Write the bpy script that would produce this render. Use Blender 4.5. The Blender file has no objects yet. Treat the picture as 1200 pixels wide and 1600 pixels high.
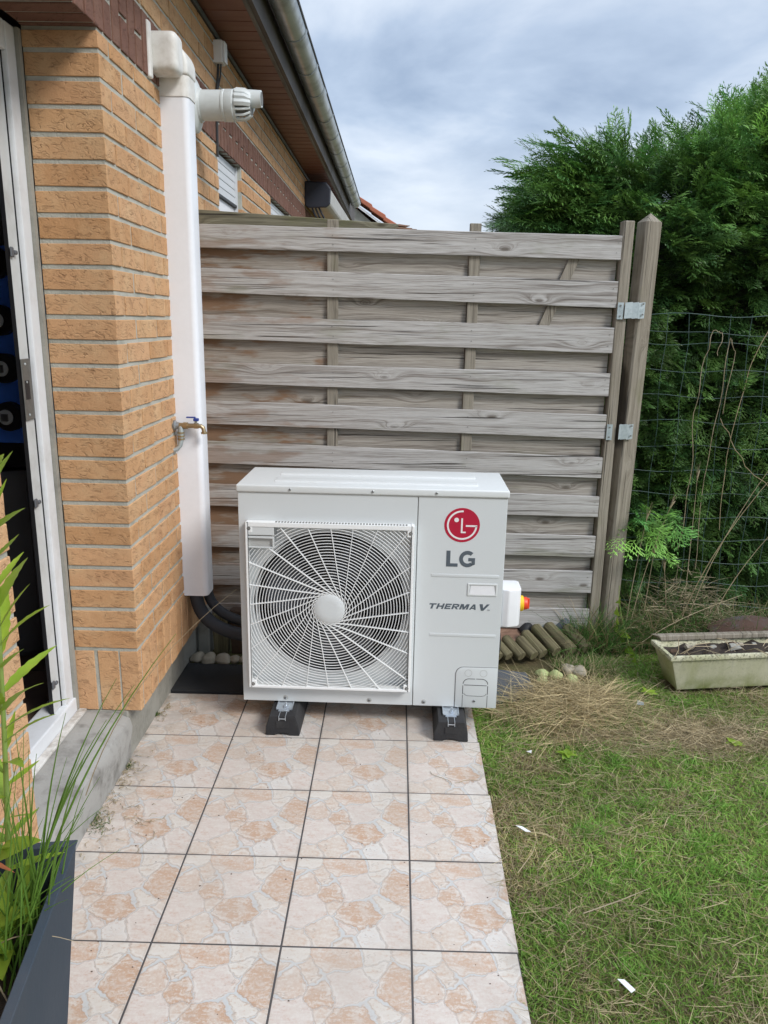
import bpy, bmesh, math, random
import numpy as np
from mathutils import Vector, Matrix, Euler
random.seed(7); rng = np.random.default_rng(7)
R_ = math.radians
S = bpy.context.scene
COL = S.collection

# ------------------------------------------------------------------ camera
cam_d = bpy.data.cameras.new('camera'); cam = bpy.data.objects.new('camera', cam_d); COL.objects.link(cam)
S.camera = cam
YAW, PITCH, ROLL, FPX = 0.0305, 0.2469, -0.0184, 1194.0
cy, sy = math.cos(YAW), math.sin(YAW); cp, sp = math.cos(PITCH), math.sin(PITCH); cr, sr = math.cos(ROLL), math.sin(ROLL)
Rz = Matrix(((cy, -sy, 0), (sy, cy, 0), (0, 0, 1))); Rx = Matrix(((1, 0, 0), (0, cp, sp), (0, -sp, cp))); Ry = Matrix(((cr, 0, sr), (0, 1, 0), (-sr, 0, cr)))
Rm = Rz @ Rx @ Ry
right, fwd, up = Rm.col[0], Rm.col[1], Rm.col[2]
CM = Matrix((right, up, -fwd)).transposed().to_4x4(); CM.translation = Vector((0.5973, -2.6097, 1.4915))
cam.matrix_world = CM
cam_d.sensor_fit = 'VERTICAL'; cam_d.sensor_height = 32.0; cam_d.lens = FPX / 1600 * 32.0
cam_d.clip_start = 0.05; cam_d.clip_end = 500

# ------------------------------------------------------------------ world and sun
SUN_EL, SUN_AZ = R_(41), R_(128)      # azimuth clockwise from +Y
W = bpy.data.worlds.new('World'); S.world = W; W.use_nodes = True
wn = W.node_tree; wn.nodes.clear()
def wnode(t, **k):
    n = wn.nodes.new(t)
    for a, b in k.items(): setattr(n, a, b)
    return n
sky = wnode('ShaderNodeTexSky', sky_type='NISHITA', sun_disc=False, sun_elevation=SUN_EL, sun_rotation=SUN_AZ)
tc = wnode('ShaderNodeTexCoord')
sep = wnode('ShaderNodeSeparateXYZ'); wn.links.new(tc.outputs['Generated'], sep.inputs[0])
# project the direction on a cloud deck so that clouds flatten towards the horizon
zz = wnode('ShaderNodeMath', operation='MAXIMUM'); wn.links.new(sep.outputs[2], zz.inputs[0]); zz.inputs[1].default_value = 0.0
za = wnode('ShaderNodeMath', operation='ADD'); wn.links.new(zz.outputs[0], za.inputs[0]); za.inputs[1].default_value = 0.22
dx = wnode('ShaderNodeMath', operation='DIVIDE'); wn.links.new(sep.outputs[0], dx.inputs[0]); wn.links.new(za.outputs[0], dx.inputs[1])
dy = wnode('ShaderNodeMath', operation='DIVIDE'); wn.links.new(sep.outputs[1], dy.inputs[0]); wn.links.new(za.outputs[0], dy.inputs[1])
cmb = wnode('ShaderNodeCombineXYZ'); wn.links.new(dx.outputs[0], cmb.inputs[0]); wn.links.new(dy.outputs[0], cmb.inputs[1])
n1 = wnode('ShaderNodeTexNoise'); n1.inputs['Scale'].default_value = 1.7; n1.inputs['Detail'].default_value = 6; n1.inputs['Roughness'].default_value = 0.52; n1.inputs['Distortion'].default_value = 0.25
mpg = wnode('ShaderNodeMapping'); mpg.inputs['Location'].default_value = (3.1, 7.7, 0.4); wn.links.new(cmb.outputs[0], mpg.inputs[0]); wn.links.new(mpg.outputs[0], n1.inputs['Vector'])
rp = wnode('ShaderNodeValToRGB'); wn.links.new(n1.outputs['Fac'], rp.inputs[0])
e = rp.color_ramp.elements
e[0].position = 0.38; e[0].color = (0.225, 0.285, 0.385, 1)
e[1].position = 0.64; e[1].color = (0.50, 0.55, 0.62, 1)
m_ = rp.color_ramp.elements.new(0.5); m_.color = (0.325, 0.390, 0.49, 1)
sc_ = wnode('ShaderNodeMix', data_type='RGBA', blend_type='MULTIPLY'); sc_.inputs['Factor'].default_value = 1; wn.links.new(rp.outputs[0], sc_.inputs['A']); sc_.inputs['B'].default_value = (10, 10, 10, 1)
# brighter bank low over the horizon, brighter towards the zenith (an overcast sky)
hr = wnode('ShaderNodeMapRange'); wn.links.new(sep.outputs[2], hr.inputs[0]); hr.inputs[1].default_value = 0.02; hr.inputs[2].default_value = 0.22; hr.inputs[3].default_value = 1.0; hr.inputs[4].default_value = 0.0
mh = wnode('ShaderNodeMix', data_type='RGBA'); wn.links.new(hr.outputs[0], mh.inputs['Factor']); wn.links.new(sc_.outputs['Result'], mh.inputs['A']); mh.inputs['B'].default_value = (5.3, 5.6, 6.1, 1)
zr = wnode('ShaderNodeMapRange'); wn.links.new(sep.outputs[2], zr.inputs[0]); zr.inputs[1].default_value = 0.35; zr.inputs[2].default_value = 1.0; zr.inputs[3].default_value = 1.0; zr.inputs[4].default_value = 2.6
mz = wnode('ShaderNodeVectorMath', operation='SCALE'); wn.links.new(mh.outputs['Result'], mz.inputs[0]); wn.links.new(zr.outputs[0], mz.inputs['Scale'])
mx = wnode('ShaderNodeMix', data_type='RGBA'); mx.inputs['Factor'].default_value = 0.86; wn.links.new(sky.outputs[0], mx.inputs['A']); wn.links.new(mz.outputs[0], mx.inputs['B'])
bg = wnode('ShaderNodeBackground'); bg.inputs['Strength'].default_value = 0.1; wn.links.new(mx.outputs['Result'], bg.inputs[0])
wo = wnode('ShaderNodeOutputWorld'); wn.links.new(bg.outputs[0], wo.inputs[0])
sd = bpy.data.lights.new('sun', 'SUN'); sd.energy = 1.5; sd.angle = R_(18); sd.color = (1.0, 0.97, 0.93)
so = bpy.data.objects.new('sun', sd); COL.objects.link(so)
sdir = Vector((math.sin(SUN_AZ) * math.cos(SUN_EL), math.cos(SUN_AZ) * math.cos(SUN_EL), math.sin(SUN_EL)))
so.rotation_euler = sdir.to_track_quat('Z', 'Y').to_euler(); so.location = (3, -3, 6)
vs = S.view_settings; vs.view_transform = 'Standard'; vs.look = 'None'; vs.exposure = 0.78; vs.gamma = 1.0; vs.use_curve_mapping = False
S.cycles.max_bounces = 8; S.cycles.diffuse_bounces = 4; S.cycles.transparent_max_bounces = 8

# ------------------------------------------------------------------ materials
def lin(r, g, b):
    f = lambda c: (c / 255 / 12.92) if c / 255 <= 0.04045 else ((c / 255 + 0.055) / 1.055) ** 2.4
    return (f(r), f(g), f(b), 1)
class Mt:
    def __init__(s, name):
        s.m = bpy.data.materials.new(name); s.m.use_nodes = True; s.t = s.m.node_tree; s.t.nodes.clear()
        s.out = s.t.nodes.new('ShaderNodeOutputMaterial'); s.p = s.t.nodes.new('ShaderNodeBsdfPrincipled'); s.t.links.new(s.p.outputs[0], s.out.inputs[0])
    def set(s, sock, v):
        if v is None: return
        if isinstance(v, bpy.types.NodeSocket): s.t.links.new(v, sock)
        else:
            try: sock.default_value = v
            except Exception: sock.default_value = (v, v, v)
    def n(s, typ, **k):
        n = s.t.nodes.new(typ)
        for a, b in k.items(): setattr(n, a, b)
        return n
    def tc(s, o='Object'): return s.n('ShaderNodeTexCoord').outputs[o]
    def pos(s): return s.n('ShaderNodeNewGeometry').outputs['Position']
    def rnd(s): return s.n('ShaderNodeObjectInfo').outputs['Random']
    def isl(s): return s.n('ShaderNodeNewGeometry').outputs['Random Per Island']
    def math(s, op, a, b=0.0, c=None, clamp=False):
        n = s.n('ShaderNodeMath', operation=op, use_clamp=clamp); s.set(n.inputs[0], a); s.set(n.inputs[1], b)
        if c is not None: s.set(n.inputs[2], c)
        return n.outputs[0]
    def vm(s, op, a, b=None, sc=None):
        n = s.n('ShaderNodeVectorMath', operation=op); s.set(n.inputs[0], a)
        if b is not None: s.set(n.inputs[1], b)
        if sc is not None: s.set(n.inputs['Scale'], sc)
        return n.outputs['Value'] if op in ('DISTANCE', 'LENGTH', 'DOT_PRODUCT') else n.outputs[0]
    def noise(s, vec, scale, detail=3, rough=0.5, dist=0.0, col=False):
        n = s.n('ShaderNodeTexNoise'); s.set(n.inputs['Vector'], vec); s.set(n.inputs['Scale'], scale); s.set(n.inputs['Detail'], detail); s.set(n.inputs['Roughness'], rough); s.set(n.inputs['Distortion'], dist)
        return n.outputs['Color' if col else 'Fac']
    def voro(s, vec, scale, feature='F1', rand=1.0, out='Distance'):
        n = s.n('ShaderNodeTexVoronoi', feature=feature); s.set(n.inputs['Vector'], vec); s.set(n.inputs['Scale'], scale); s.set(n.inputs['Randomness'], rand)
        return n.outputs[out]
    def ramp(s, f, stops, interp='LINEAR'):
        n = s.n('ShaderNodeValToRGB'); s.set(n.inputs[0], f); cr_ = n.color_ramp; cr_.interpolation = interp
        while len(cr_.elements) < len(stops): cr_.elements.new(0.5)
        for e_, (p, c) in zip(cr_.elements, stops):
            e_.position = p; e_.color = c if len(c) == 4 else (*c, 1)
        return n.outputs[0]
    def mr(s, f, a, b, c=0.0, d=1.0, smooth=False):
        n = s.n('ShaderNodeMapRange', interpolation_type='SMOOTHSTEP' if smooth else 'LINEAR'); s.set(n.inputs[0], f)
        for i, v in enumerate((a, b, c, d)): s.set(n.inputs[i + 1], v)
        return n.outputs[0]
    def mix(s, f, a, b, mode='MIX'):
        n = s.n('ShaderNodeMix', data_type='RGBA', blend_type=mode); s.set(n.inputs['Factor'], f); s.set(n.inputs['A'], a); s.set(n.inputs['B'], b); return n.outputs['Result']
    def mapping(s, vec, loc=(0, 0, 0), sc=(1, 1, 1), rot=(0, 0, 0)):
        n = s.n('ShaderNodeMapping'); s.set(n.inputs[0], vec); s.set(n.inputs[1], loc); s.set(n.inputs[2], rot); s.set(n.inputs[3], sc); return n.outputs[0]
    def bump(s, h, strength=0.5, dist=0.002):
        n = s.n('ShaderNodeBump'); s.set(n.inputs['Strength'], strength); s.set(n.inputs['Distance'], dist); s.set(n.inputs['Height'], h); s.set(s.p.inputs['Normal'], n.outputs[0]); return n
    def fin(s, col, rough=0.6, metal=0.0, spec=None, transl=0.0):
        s.set(s.p.inputs['Base Color'], col); s.set(s.p.inputs['Roughness'], rough); s.set(s.p.inputs['Metallic'], metal)
        if spec is not None: s.set(s.p.inputs['Specular IOR Level'], spec)
        if transl:
            t = s.n('ShaderNodeBsdfTranslucent'); s.set(t.inputs[0], col); m = s.n('ShaderNodeMixShader'); m.inputs[0].default_value = transl
            s.t.links.new(s.p.outputs[0], m.inputs[1]); s.t.links.new(t.outputs[0], m.inputs[2]); s.t.links.new(m.outputs[0], s.out.inputs[0])
        return s.m

def dirt_mat(name, base, dirt, rough=0.5, scale=6, amount=0.3, metal=0.0, bump=0.0, fine=60, spec=None):
    m = Mt(name); p = m.tc(); r = m.rnd()
    pv = m.vm('ADD', p, m.vm('SCALE', (7.1, 3.3, 5.7), None, r))
    a = m.noise(pv, scale, 5, 0.6); b = m.noise(pv, fine, 3, 0.6)
    f = m.math('MULTIPLY', m.mr(a, 0.42, 0.72, 0, 1, True), m.mr(b, 0.3, 0.7, 0.5, 1.0))
    f = m.math('MULTIPLY', f, amount)
    c = m.mix(f, base, dirt)
    c = m.mix(m.mr(b, 0.2, 0.8, 0.0, 0.12), c, (base[0] * 0.7, base[1] * 0.7, base[2] * 0.7, 1))
    if bump: m.bump(m.math('ADD', b, m.math('MULTIPLY', a, 0.6)), bump, 0.003)
    return m.fin(c, m.mr(a, 0.3, 0.7, rough - 0.06, rough + 0.1), metal, spec)

def brick_mat(name, c1, c2, c3, dark):
    m = Mt(name); g = m.pos(); r = m.math('FRACT', m.math('ADD', m.rnd(), m.isl()))
    off = m.vm('SCALE', (31.0, 17.0, 23.0), None, r)
    p = m.vm('ADD', g, off)
    warp = m.vm('SCALE', m.noise(p, 14, 3, 0.6, 0, True), None, 0.05)
    pw = m.vm('ADD', p, warp)
    big = m.noise(p, 9, 4, 0.6); fine = m.noise(p, 240, 3, 0.7); mid = m.noise(p, 60, 4, 0.65)
    base = m.mix(r, c1, c2); base = m.mix(m.math('MULTIPLY', m.math('FRACT', m.math('MULTIPLY', r, 7.3)), 0.45), base, (c3[0] * 1.02, c3[1] * .92, c3[2] * .95, 1))
    base = m.mix(m.mr(big, 0.4, 0.75, 0, 0.7, True), base, c3)
    # creases of the moulded, sanded face: short wavy dark strokes
    sq_ = m.n('ShaderNodeSeparateXYZ'); m.set(sq_.inputs[0], pw); hz = m.math('ADD', sq_.outputs[0], sq_.outputs[1])
    fv = m.n('ShaderNodeCombineXYZ'); m.set(fv.inputs[0], hz); m.set(fv.inputs[1], sq_.outputs[2]); fv = fv.outputs[0]
    n_a = m.noise(m.mapping(fv, sc=(13, 85, 1), rot=(0, 0, 0.0)), 1.0, 2, 0.55, 0.9)
    dgl = m.mapping(m.mapping(fv, rot=(0, 0, 0.42)), sc=(17, 95, 1)); n_b = m.noise(dgl, 1.0, 1, 0.5, 0.5)
    gate = m.mr(m.noise(fv, 22, 2, 0.5), 0.44, 0.56, 0, 1, True)
    cr = m.math('MULTIPLY', m.mr(m.math('ABSOLUTE', m.math('SUBTRACT', n_b, 0.5)), 0.0, 0.030, 1, 0, True), gate)
    cr2 = m.math('MULTIPLY', m.mr(m.math('ABSOLUTE', m.math('SUBTRACT', n_a, 0.48)), 0.0, 0.026, 1, 0, True), m.mr(m.noise(fv, 31, 2, 0.5), 0.50, 0.58, 0, 0.8, True))
    dots = m.mr(m.voro(p, 210), 0.16, 0.05, 0, 0.8, True); cr2 = m.math('MAXIMUM', cr2, m.math('MULTIPLY', dots, m.mr(m.noise(p, 30, 2), 0.48, 0.60)))
    cr = m.math('MAXIMUM', cr, cr2)
    c = m.mix(m.mr(fine, 0.56, 0.76, 0, 0.34), base, dark)
    c = m.mix(m.mr(fine, 0.45, 0.25, 0, 0.25), c, (min(1, c1[0] * 1.35), min(1, c1[1] * 1.4), min(1, c1[2] * 1.6), 1))
    c = m.mix(m.math('MULTIPLY', cr, 0.38), c, dark)
    h = m.math('SUBTRACT', m.math('ADD', m.math('MULTIPLY', fine, 0.35), m.math('MULTIPLY', mid, 0.8)), m.math('MULTIPLY', cr, 0.9))
    m.bump(h, 0.7, 0.004)
    return m.fin(c, 0.9, spec=0.25)

def wood_mat(name, c_light, c_mid, c_dark, axis='X', rust=0.0, green=0.2):
    m = Mt(name); P = m.tc(); r = m.math('FRACT', m.math('ADD', m.rnd(), m.isl()))
    P = m.vm('ADD', P, m.vm('SCALE', (13.0, 5.0, 9.0), None, r))
    if axis == 'Z': P = m.mapping(P, rot=(0, math.pi / 2, 0))
    # knots bend the grain round them
    kv = m.n('ShaderNodeTexVoronoi', feature='F1'); m.set(kv.inputs['Vector'], m.mapping(P, sc=(3.2, 1.0, 9.0))); m.set(kv.inputs['Scale'], 1.0)
    kd = kv.outputs['Distance']; sp_ = m.n('ShaderNodeSeparateXYZ'); m.set(sp_.inputs[0], P)
    kn = m.math('POWER', m.mr(kd, 0.0, 0.55, 1.0, 0.0), 3.0)
    warp = m.noise(m.mapping(P, sc=(2.2, 2, 9)), 1.0, 3, 0.5)
    g = m.math('ADD', m.math('MULTIPLY', sp_.outputs[2], 120.0), m.math('MULTIPLY', warp, 7.0))
    g = m.math('ADD', g, m.math('MULTIPLY', kn, 8.0))
    gc = m.n('ShaderNodeCombineXYZ'); m.set(gc.inputs[0], m.math('MULTIPLY', sp_.outputs[0], 1.2)); m.set(gc.inputs[1], g); m.set(gc.inputs[2], m.math('MULTIPLY', r, 40))
    grain = m.noise(gc.outputs[0], 0.55, 4, 0.7)
    fib = m.noise(m.mapping(P, sc=(7, 60, 420)), 1.0, 3, 0.7)
    mot = m.noise(m.mapping(P, sc=(2.5, 2.5, 7)), 1.0, 4, 0.6)
    c = m.ramp(grain, [(0.34, c_dark), (0.46, c_mid), (0.60, c_light)])
    c = m.mix(m.mr(fib, 0.35, 0.7, 0.0, 0.5), c, c_light)
    c = m.mix(m.mr(fib, 0.50, 0.30, 0.0, 0.8), c, c_dark)
    c = m.mix(m.mr(mot, 0.45, 0.75, 0.0, 0.35, True), c, c_mid)
    knot = m.mr(kd, 0.03, 0.10, 1, 0, True)
    c = m.mix(m.math('MULTIPLY', knot, 0.75), c, (c_dark[0] * 0.55, c_dark[1] * 0.5, c_dark[2] * 0.45, 1))
    # fine drying cracks along the grain
    ck = m.noise(m.mapping(P, sc=(1.6, 1, 130)), 1.0, 2, 0.4); crack = m.mr(ck, 0.655, 0.70, 0, 1, True)
    c = m.mix(m.math('MULTIPLY', crack, 0.8), c, (0.03, 0.026, 0.022, 1))
    if green:
        gm = m.math('MULTIPLY', m.mr(m.noise(m.mapping(P, sc=(1.8, 1.8, 5)), 1.3, 4, 0.6), 0.56, 0.72, 0, 1, True), green)
        c = m.mix(gm, c, (0.13, 0.14, 0.05, 1))
    if rust:
        wp = m.pos(); ws = m.n('ShaderNodeSeparateXYZ'); m.set(ws.inputs[0], wp)
        zone = m.mr(ws.outputs[0], 0.42, -0.30, 0, 1)
        st = m.noise(m.mapping(P, sc=(3.2, 1, 14)), 1.0, 4, 0.6)
        f = m.math('MULTIPLY', m.mr(m.math('ADD', st, m.math('MULTIPLY', zone, 0.22)), 0.63, 0.76, 0, 1, True), m.math('MULTIPLY', m.mr(zone, 0.0, 0.35), rust), clamp=True)
        c = m.mix(f, c, m.mix(st, (0.13, 0.075, 0.045, 1), (0.29, 0.175, 0.105, 1)))
        c = m.mix(m.math('MULTIPLY', zone, 0.28 * rust), c, (0.20, 0.14, 0.095, 1))
    h = m.math('SUBTRACT', m.math('ADD', grain, m.math('MULTIPLY', fib, 0.7)), m.math('MULTIPLY', crack, 1.5))
    m.bump(h, 0.6, 0.0025)
    return m.fin(c, 0.85, spec=0.25)

def tile_mat():
    m = Mt('crazy paving print tile'); T = 0.319
    P = m.tc(); u = m.vm('SCALE', P, None, 1 / T)
    w1 = m.vm('SCALE', m.vm('SUBTRACT', m.noise(u, 4.2, 6, 0.60, 0, True), (0.5, 0.5, 0.5)), None, 0.22)
    q = m.vm('MULTIPLY', m.vm('ADD', u, w1), (1, 1, 0))
    cells = [(.42, .90, 'b', 1.35, .8), (.77, .93, 'c', 1.2, .7), (.97, .93, 't', 1, 1), (.08, .93, 'c', 1, .8), (.03, .80, 't', .7, .7), (.12, .67, 'l', 1, 1), (.25, .77, 't', .9, .9), (.335, .6, 'B', .75, 1.1),
             (.57, .66, 'p', 1.3, 1.05), (.76, .80, 'c', 1.2, .6), (.89, .66, 'B', .95, 1.6), (.80, .44, 'c', 1.1, .7), (.58, .34, 'B', 1.45, .95), (.14, .38, 'p', 1.1, 1.3), (.35, .42, 't', .8, .7), (.33, .16, 't', 1.2, .9),
             (.47, .20, 'p', .8, .9), (.10, .07, 't', .9, .7), (.52, .06, 't', .8, .7), (.68, .10, 'w', 1.2, .8), (.88, .18, 'p', 1.1, 1.1), (.97, .33, 't', .8, .9)]
    pal = {'b': (.55, .405, .31, 1), 'B': (.51, .355, .255, 1), 't': (.585, .50, .425, 1), 'l': (.56, .45, .37, 1), 'c': (.62, .58, .52, 1), 'p': (.60, .525, .475, 1), 'w': (.63, .615, .585, 1)}
    F1 = F2 = None; col = None
    for (cx_, cy_, k, ax, ay) in cells:
        d = m.math('SUBTRACT', m.math('POWER', m.vm('LENGTH', m.vm('MULTIPLY', m.vm('SUBTRACT', q, (cx_, cy_, 0)), (ax ** -.65, ay ** -.65, 0))), 2.0), ((ax + ay) / 2 - 1) * 0.03)
        if F1 is None: F1 = d; F2 = 9.0; col = pal[k]; continue
        lt = m.math('LESS_THAN', d, F1); col = m.mix(lt, col, pal[k])
        F2 = m.math('MINIMUM', F2, m.math('MAXIMUM', d, F1)); F1 = m.math('MINIMUM', F1, d)
    ed = m.math('MULTIPLY', m.math('SUBTRACT', F2, F1), 1.7)
    st = m.noise(m.mapping(u, sc=(7, 24, 1), rot=(0, 0, 0.3)), 1.0, 5, 0.72, 0.6)
    gr = m.noise(u, 44, 5, 0.75)
    big = m.noise(u, 3.1, 3, 0.5); blot = m.noise(u, 7.5, 4, 0.65, 0.8)
    tex = m.math('ADD', m.math('MULTIPLY', st, .5), m.math('MULTIPLY', gr, .5))
    cream = (.61, .55, .49, 1)
    c = m.mix(m.mr(blot, 0.46, 0.66, 0.0, 0.7, True), col, cream)
    c = m.mix(m.mr(tex, 0.48, 0.60, 0, 0.85, True), c, (.65, .605, .55, 1))
    warm = m.math('MULTIPLY', m.mr(tex, 0.49, 0.40, 0, 1, True), m.mr(blot, 0.62, 0.40, 0.15, 1, True))
    c = m.mix(m.math('MULTIPLY', warm, 0.62), c, (.50, .30, .19, 1))
    vw = m.mr(big, 0.42, 0.66, 0.0012, 0.017)
    vein = m.mr(ed, m.math('MULTIPLY', vw, 0.6), vw, 1, 0, True)
    c = m.mix(m.math('MULTIPLY', vein, 0.9), c, (.53, .55, .55, 1))
    rim = m.math('MULTIPLY', m.mr(m.math('ABSOLUTE', m.math('SUBTRACT', ed, m.math('ADD', vw, 0.002))), 0.0, 0.005, 1, 0, True), m.mr(gr, 0.38, 0.56))
    c = m.mix(m.math('MULTIPLY', rim, 0.7), c, (.33, .25, .20, 1))
    rim2 = m.math('MULTIPLY', m.mr(m.math('ABSOLUTE', m.math('SUBTRACT', ed, m.math('ADD', vw, 0.013))), 0.0, 0.010, 1, 0, True), m.mr(blot, 0.45, 0.55))
    c = m.mix(m.math('MULTIPLY', rim2, 0.55), c, (.68, .66, .62, 1))
    # scratchy lines printed across the stones
    sl_ = m.math('MULTIPLY', m.mr(m.math('ABSOLUTE', m.math('SUBTRACT', m.noise(m.mapping(u, sc=(1, 1.8, 1), rot=(0, 0, .6)), 4.5, 3, 0.6, 1.0), 0.5)), 0.0, 0.010, 1, 0, True), m.mr(m.noise(u, 5.0, 2), 0.50, 0.58))
    c = m.mix(m.math('MULTIPLY', sl_, 0.7), c, (.36, .30, .26, 1))
    # dust and footmarks on the floor, not repeating from tile to tile
    wp = m.pos(); dn = m.noise(wp, 2.3, 5, 0.6); sp = m.noise(wp, 130, 2, 0.5)
    c = m.mix(m.mr(dn, 0.45, 0.72, 0, 0.42, True), c, (.42, .38, .33, 1))
    c = m.mix(m.mr(sp, 0.76, 0.82, 0, 0.5), c, (.16, .12, .09, 1))
    c = m.mix(m.mr(m.rnd(), 0, 1, 0, 0.16), c, (.5, .42, .36, 1))
    wx = m.n('ShaderNodeSeparateXYZ'); m.set(wx.inputs[0], wp); sn = m.noise(wp, 9, 5, 0.65)
    ed1 = m.math('ADD', m.mr(wx.outputs[0], -.345, -.22, 1, 0), m.mr(wx.outputs[0], .80, .90, 0, .6))
    ed1 = m.math('MAXIMUM', ed1, m.mr(wx.outputs[1], -.12, .12, 0, .8))  # patchy brown tone growing towards the back, below the heat pump
    c = m.mix(m.math('MULTIPLY', m.mr(sn, 0.42, 0.62, 0, 1, True), m.math('MULTIPLY', ed1, 0.5), clamp=True), c, (.24, .20, .155, 1))
    e2 = m.n('ShaderNodeSeparateXYZ'); m.set(e2.inputs[0], u); je = m.math('MINIMUM', m.math('MINIMUM', e2.outputs[0], m.math('SUBTRACT', 1.0, e2.outputs[0])), m.math('MINIMUM', e2.outputs[1], m.math('SUBTRACT', 1.0, e2.outputs[1])))
    c = m.mix(m.math('MULTIPLY', m.mr(je, 0.0, 0.035, 1, 0, True), m.mr(sn, 0.46, 0.6, 0.0, 0.55)), c, (.28, .24, .20, 1))
    sx = m.n('ShaderNodeSeparateXYZ'); m.set(sx.inputs[0], m.n('ShaderNodeNewGeometry').outputs['Normal'])
    h = m.math('SUBTRACT', m.math('MULTIPLY', m.math('ADD', st, gr), 0.25), m.math('MULTIPLY', vein, 0.9))
    m.bump(h, 0.35, 0.0016)
    return m.fin(c, m.mr(dn, 0.3, 0.7, 0.36, 0.55), spec=0.35)

M = {}
M['brick'] = brick_mat('orange brick', (.59, .345, .175, 1), (.50, .270, .125, 1), (.64, .420, .235, 1), (.19, .09, .045, 1))
M['brown'] = brick_mat('brown brick', (.20, .105, .075, 1), (.165, .083, .062, 1), (.23, .13, .095, 1), (.055, .03, .025, 1))
M['mortar'] = dirt_mat('mortar', (.47, .465, .405, 1), (.27, .275, .23, 1), 0.95, 9, 0.9, bump=1.0, fine=150)
M['plinth'] = dirt_mat('concrete plinth', (.33, .32, .28, 1), (.15, .145, .12, 1), 0.9, 6, 0.8, bump=0.7, fine=70)
M['sill'] = dirt_mat('stone door sill', (.36, .35, .325, 1), (.12, .11, .095, 1), 0.85, 11, 0.95, bump=0.8, fine=45)
M['tile'] = tile_mat()
M['grout'] = dirt_mat('grout', (.085, .08, .08, 1), (.06, .055, .05, 1), 0.95, 20, 0.5)
M['wood'] = wood_mat('weathered grey board', (.50, .485, .465, 1), (.38, .36, .335, 1), (.15, .125, .105, 1), rust=0.5, green=0.35)
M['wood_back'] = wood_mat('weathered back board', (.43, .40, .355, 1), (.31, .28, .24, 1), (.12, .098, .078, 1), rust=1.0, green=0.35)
M['batten'] = wood_mat('upright batten', (.30, .27, .22, 1), (.22, .195, .155, 1), (.10, .085, .065, 1), 'Z', green=0.3)
M['post'] = wood_mat('post wood', (.32, .285, .23, 1), (.23, .20, .155, 1), (.13, .11, .08, 1), 'Z', green=0.5)
M['capwood'] = wood_mat('mossy rail', (.24, .225, .16, 1), (.17, .155, .105, 1), (.08, .07, .05, 1), green=0.8)
M['redwood'] = wood_mat('red brown board', (.26, .16, .11, 1), (.19, .11, .075, 1), (.09, .05, .035, 1), green=0.1)
M['logwood'] = wood_mat('old log', (.21, .185, .105, 1), (.14, .12, .065, 1), (.05, .042, .025, 1), 'Z', green=0.5)
M['galv'] = dirt_mat('galvanised steel', (.50, .56, .57, 1), (.30, .36, .37, 1), 0.45, 45, 0.9, metal=0.6, bump=0.2)
M['zinc'] = dirt_mat('zinc gutter', (.42, .47, .50, 1), (.17, .18, .19, 1), 0.33, 9, 0.7, metal=0.55, bump=0.2)
M['zincdark'] = dirt_mat('dark edge', (.04, .042, .045, 1), (.02, .02, .02, 1), 0.6)
M['fascia'] = dirt_mat('dark brown fascia', (.075, .062, .055, 1), (.03, .027, .025, 1), 0.6, 3, 0.5)
M['trim'] = dirt_mat('fascia trim', (.16, .145, .135, 1), (.07, .06, .055, 1), 0.6, 4, 0.5)
M['soffit'] = dirt_mat('red brown soffit', (.20, .075, .045, 1), (.12, .045, .03, 1), 0.45, 3, 0.5)
M['white'] = dirt_mat('white plastic', (.80, .80, .81, 1), (.60, .60, .58, 1), 0.38, 3, 0.25)
M['trunk'] = dirt_mat('white trunking', (.80, .815, .85, 1), (.66, .65, .65, 1), 0.35, 3, 0.25)
M['oldwhite'] = dirt_mat('aged white elbow', (.79, .78, .75, 1), (.42, .38, .30, 1), 0.45, 9, 0.6)
M['flue'] = dirt_mat('grey white flue', (.66, .70, .70, 1), (.42, .44, .42, 1), 0.4, 8, 0.4)
M['frame'] = dirt_mat('white door frame', (.72, .74, .76, 1), (.38, .36, .32, 1), 0.4, 5, 0.5)
M['frame2'] = dirt_mat('grey white door jamb', (.56, .57, .56, 1), (.30, .28, .25, 1), 0.45, 6, 0.6)
M['track'] = dirt_mat('dirty white threshold', (.70, .68, .64, 1), (.20, .15, .10, 1), 0.6, 14, 1.0)
M['body'] = dirt_mat('warm grey painted steel', (.62, .645, .645, 1), (.56, .575, .57, 1), 0.42, 1.2, 0.15, bump=0.03, fine=400)
M['lid'] = dirt_mat('warm grey lid', (.67, .69, .68, 1), (.57, .58, .565, 1), 0.35, 2, 0.3)
M['grille'] = dirt_mat('white grille', (.84, .85, .84, 1), (.74, .74, .72, 1), 0.4, 8, 0.2)
M['seam'] = dirt_mat('seam', (.18, .18, .17, 1), (.1, .1, .1, 1), 0.7)
M['seam_soft'] = dirt_mat('shallow groove', (.44, .44, .42, 1), (.4, .4, .38, 1), 0.6)
M['black'] = dirt_mat('black', (.012, .012, .014, 1), (.03, .03, .03, 1), 0.5)
M['fan'] = dirt_mat('dark fan blade', (.03, .032, .04, 1), (.05, .05, .055, 1), 0.35)
M['rubber'] = dirt_mat('black rubber', (.022, .022, .024, 1), (.06, .058, .055, 1), 0.8, 9, 0.6, bump=0.5, fine=120)
M['mat'] = dirt_mat('black mat', (.018, .019, .021, 1), (.045, .042, .038, 1), 0.85, 5, 0.6, bump=0.5, fine=260)
M['insul'] = dirt_mat('black foam insulation', (.02, .023, .03, 1), (.045, .045, .05, 1), 0.65, 6, 0.4, bump=0.2)
M['slate'] = dirt_mat('slate slab', (.085, .10, .12, 1), (.16, .15, .13, 1), 0.6, 7, 0.7, bump=0.5, fine=60)
M['red'] = dirt_mat('red logo', (.44, .004, .035, 1), (.40, .004, .03, 1), 0.4)
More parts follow.
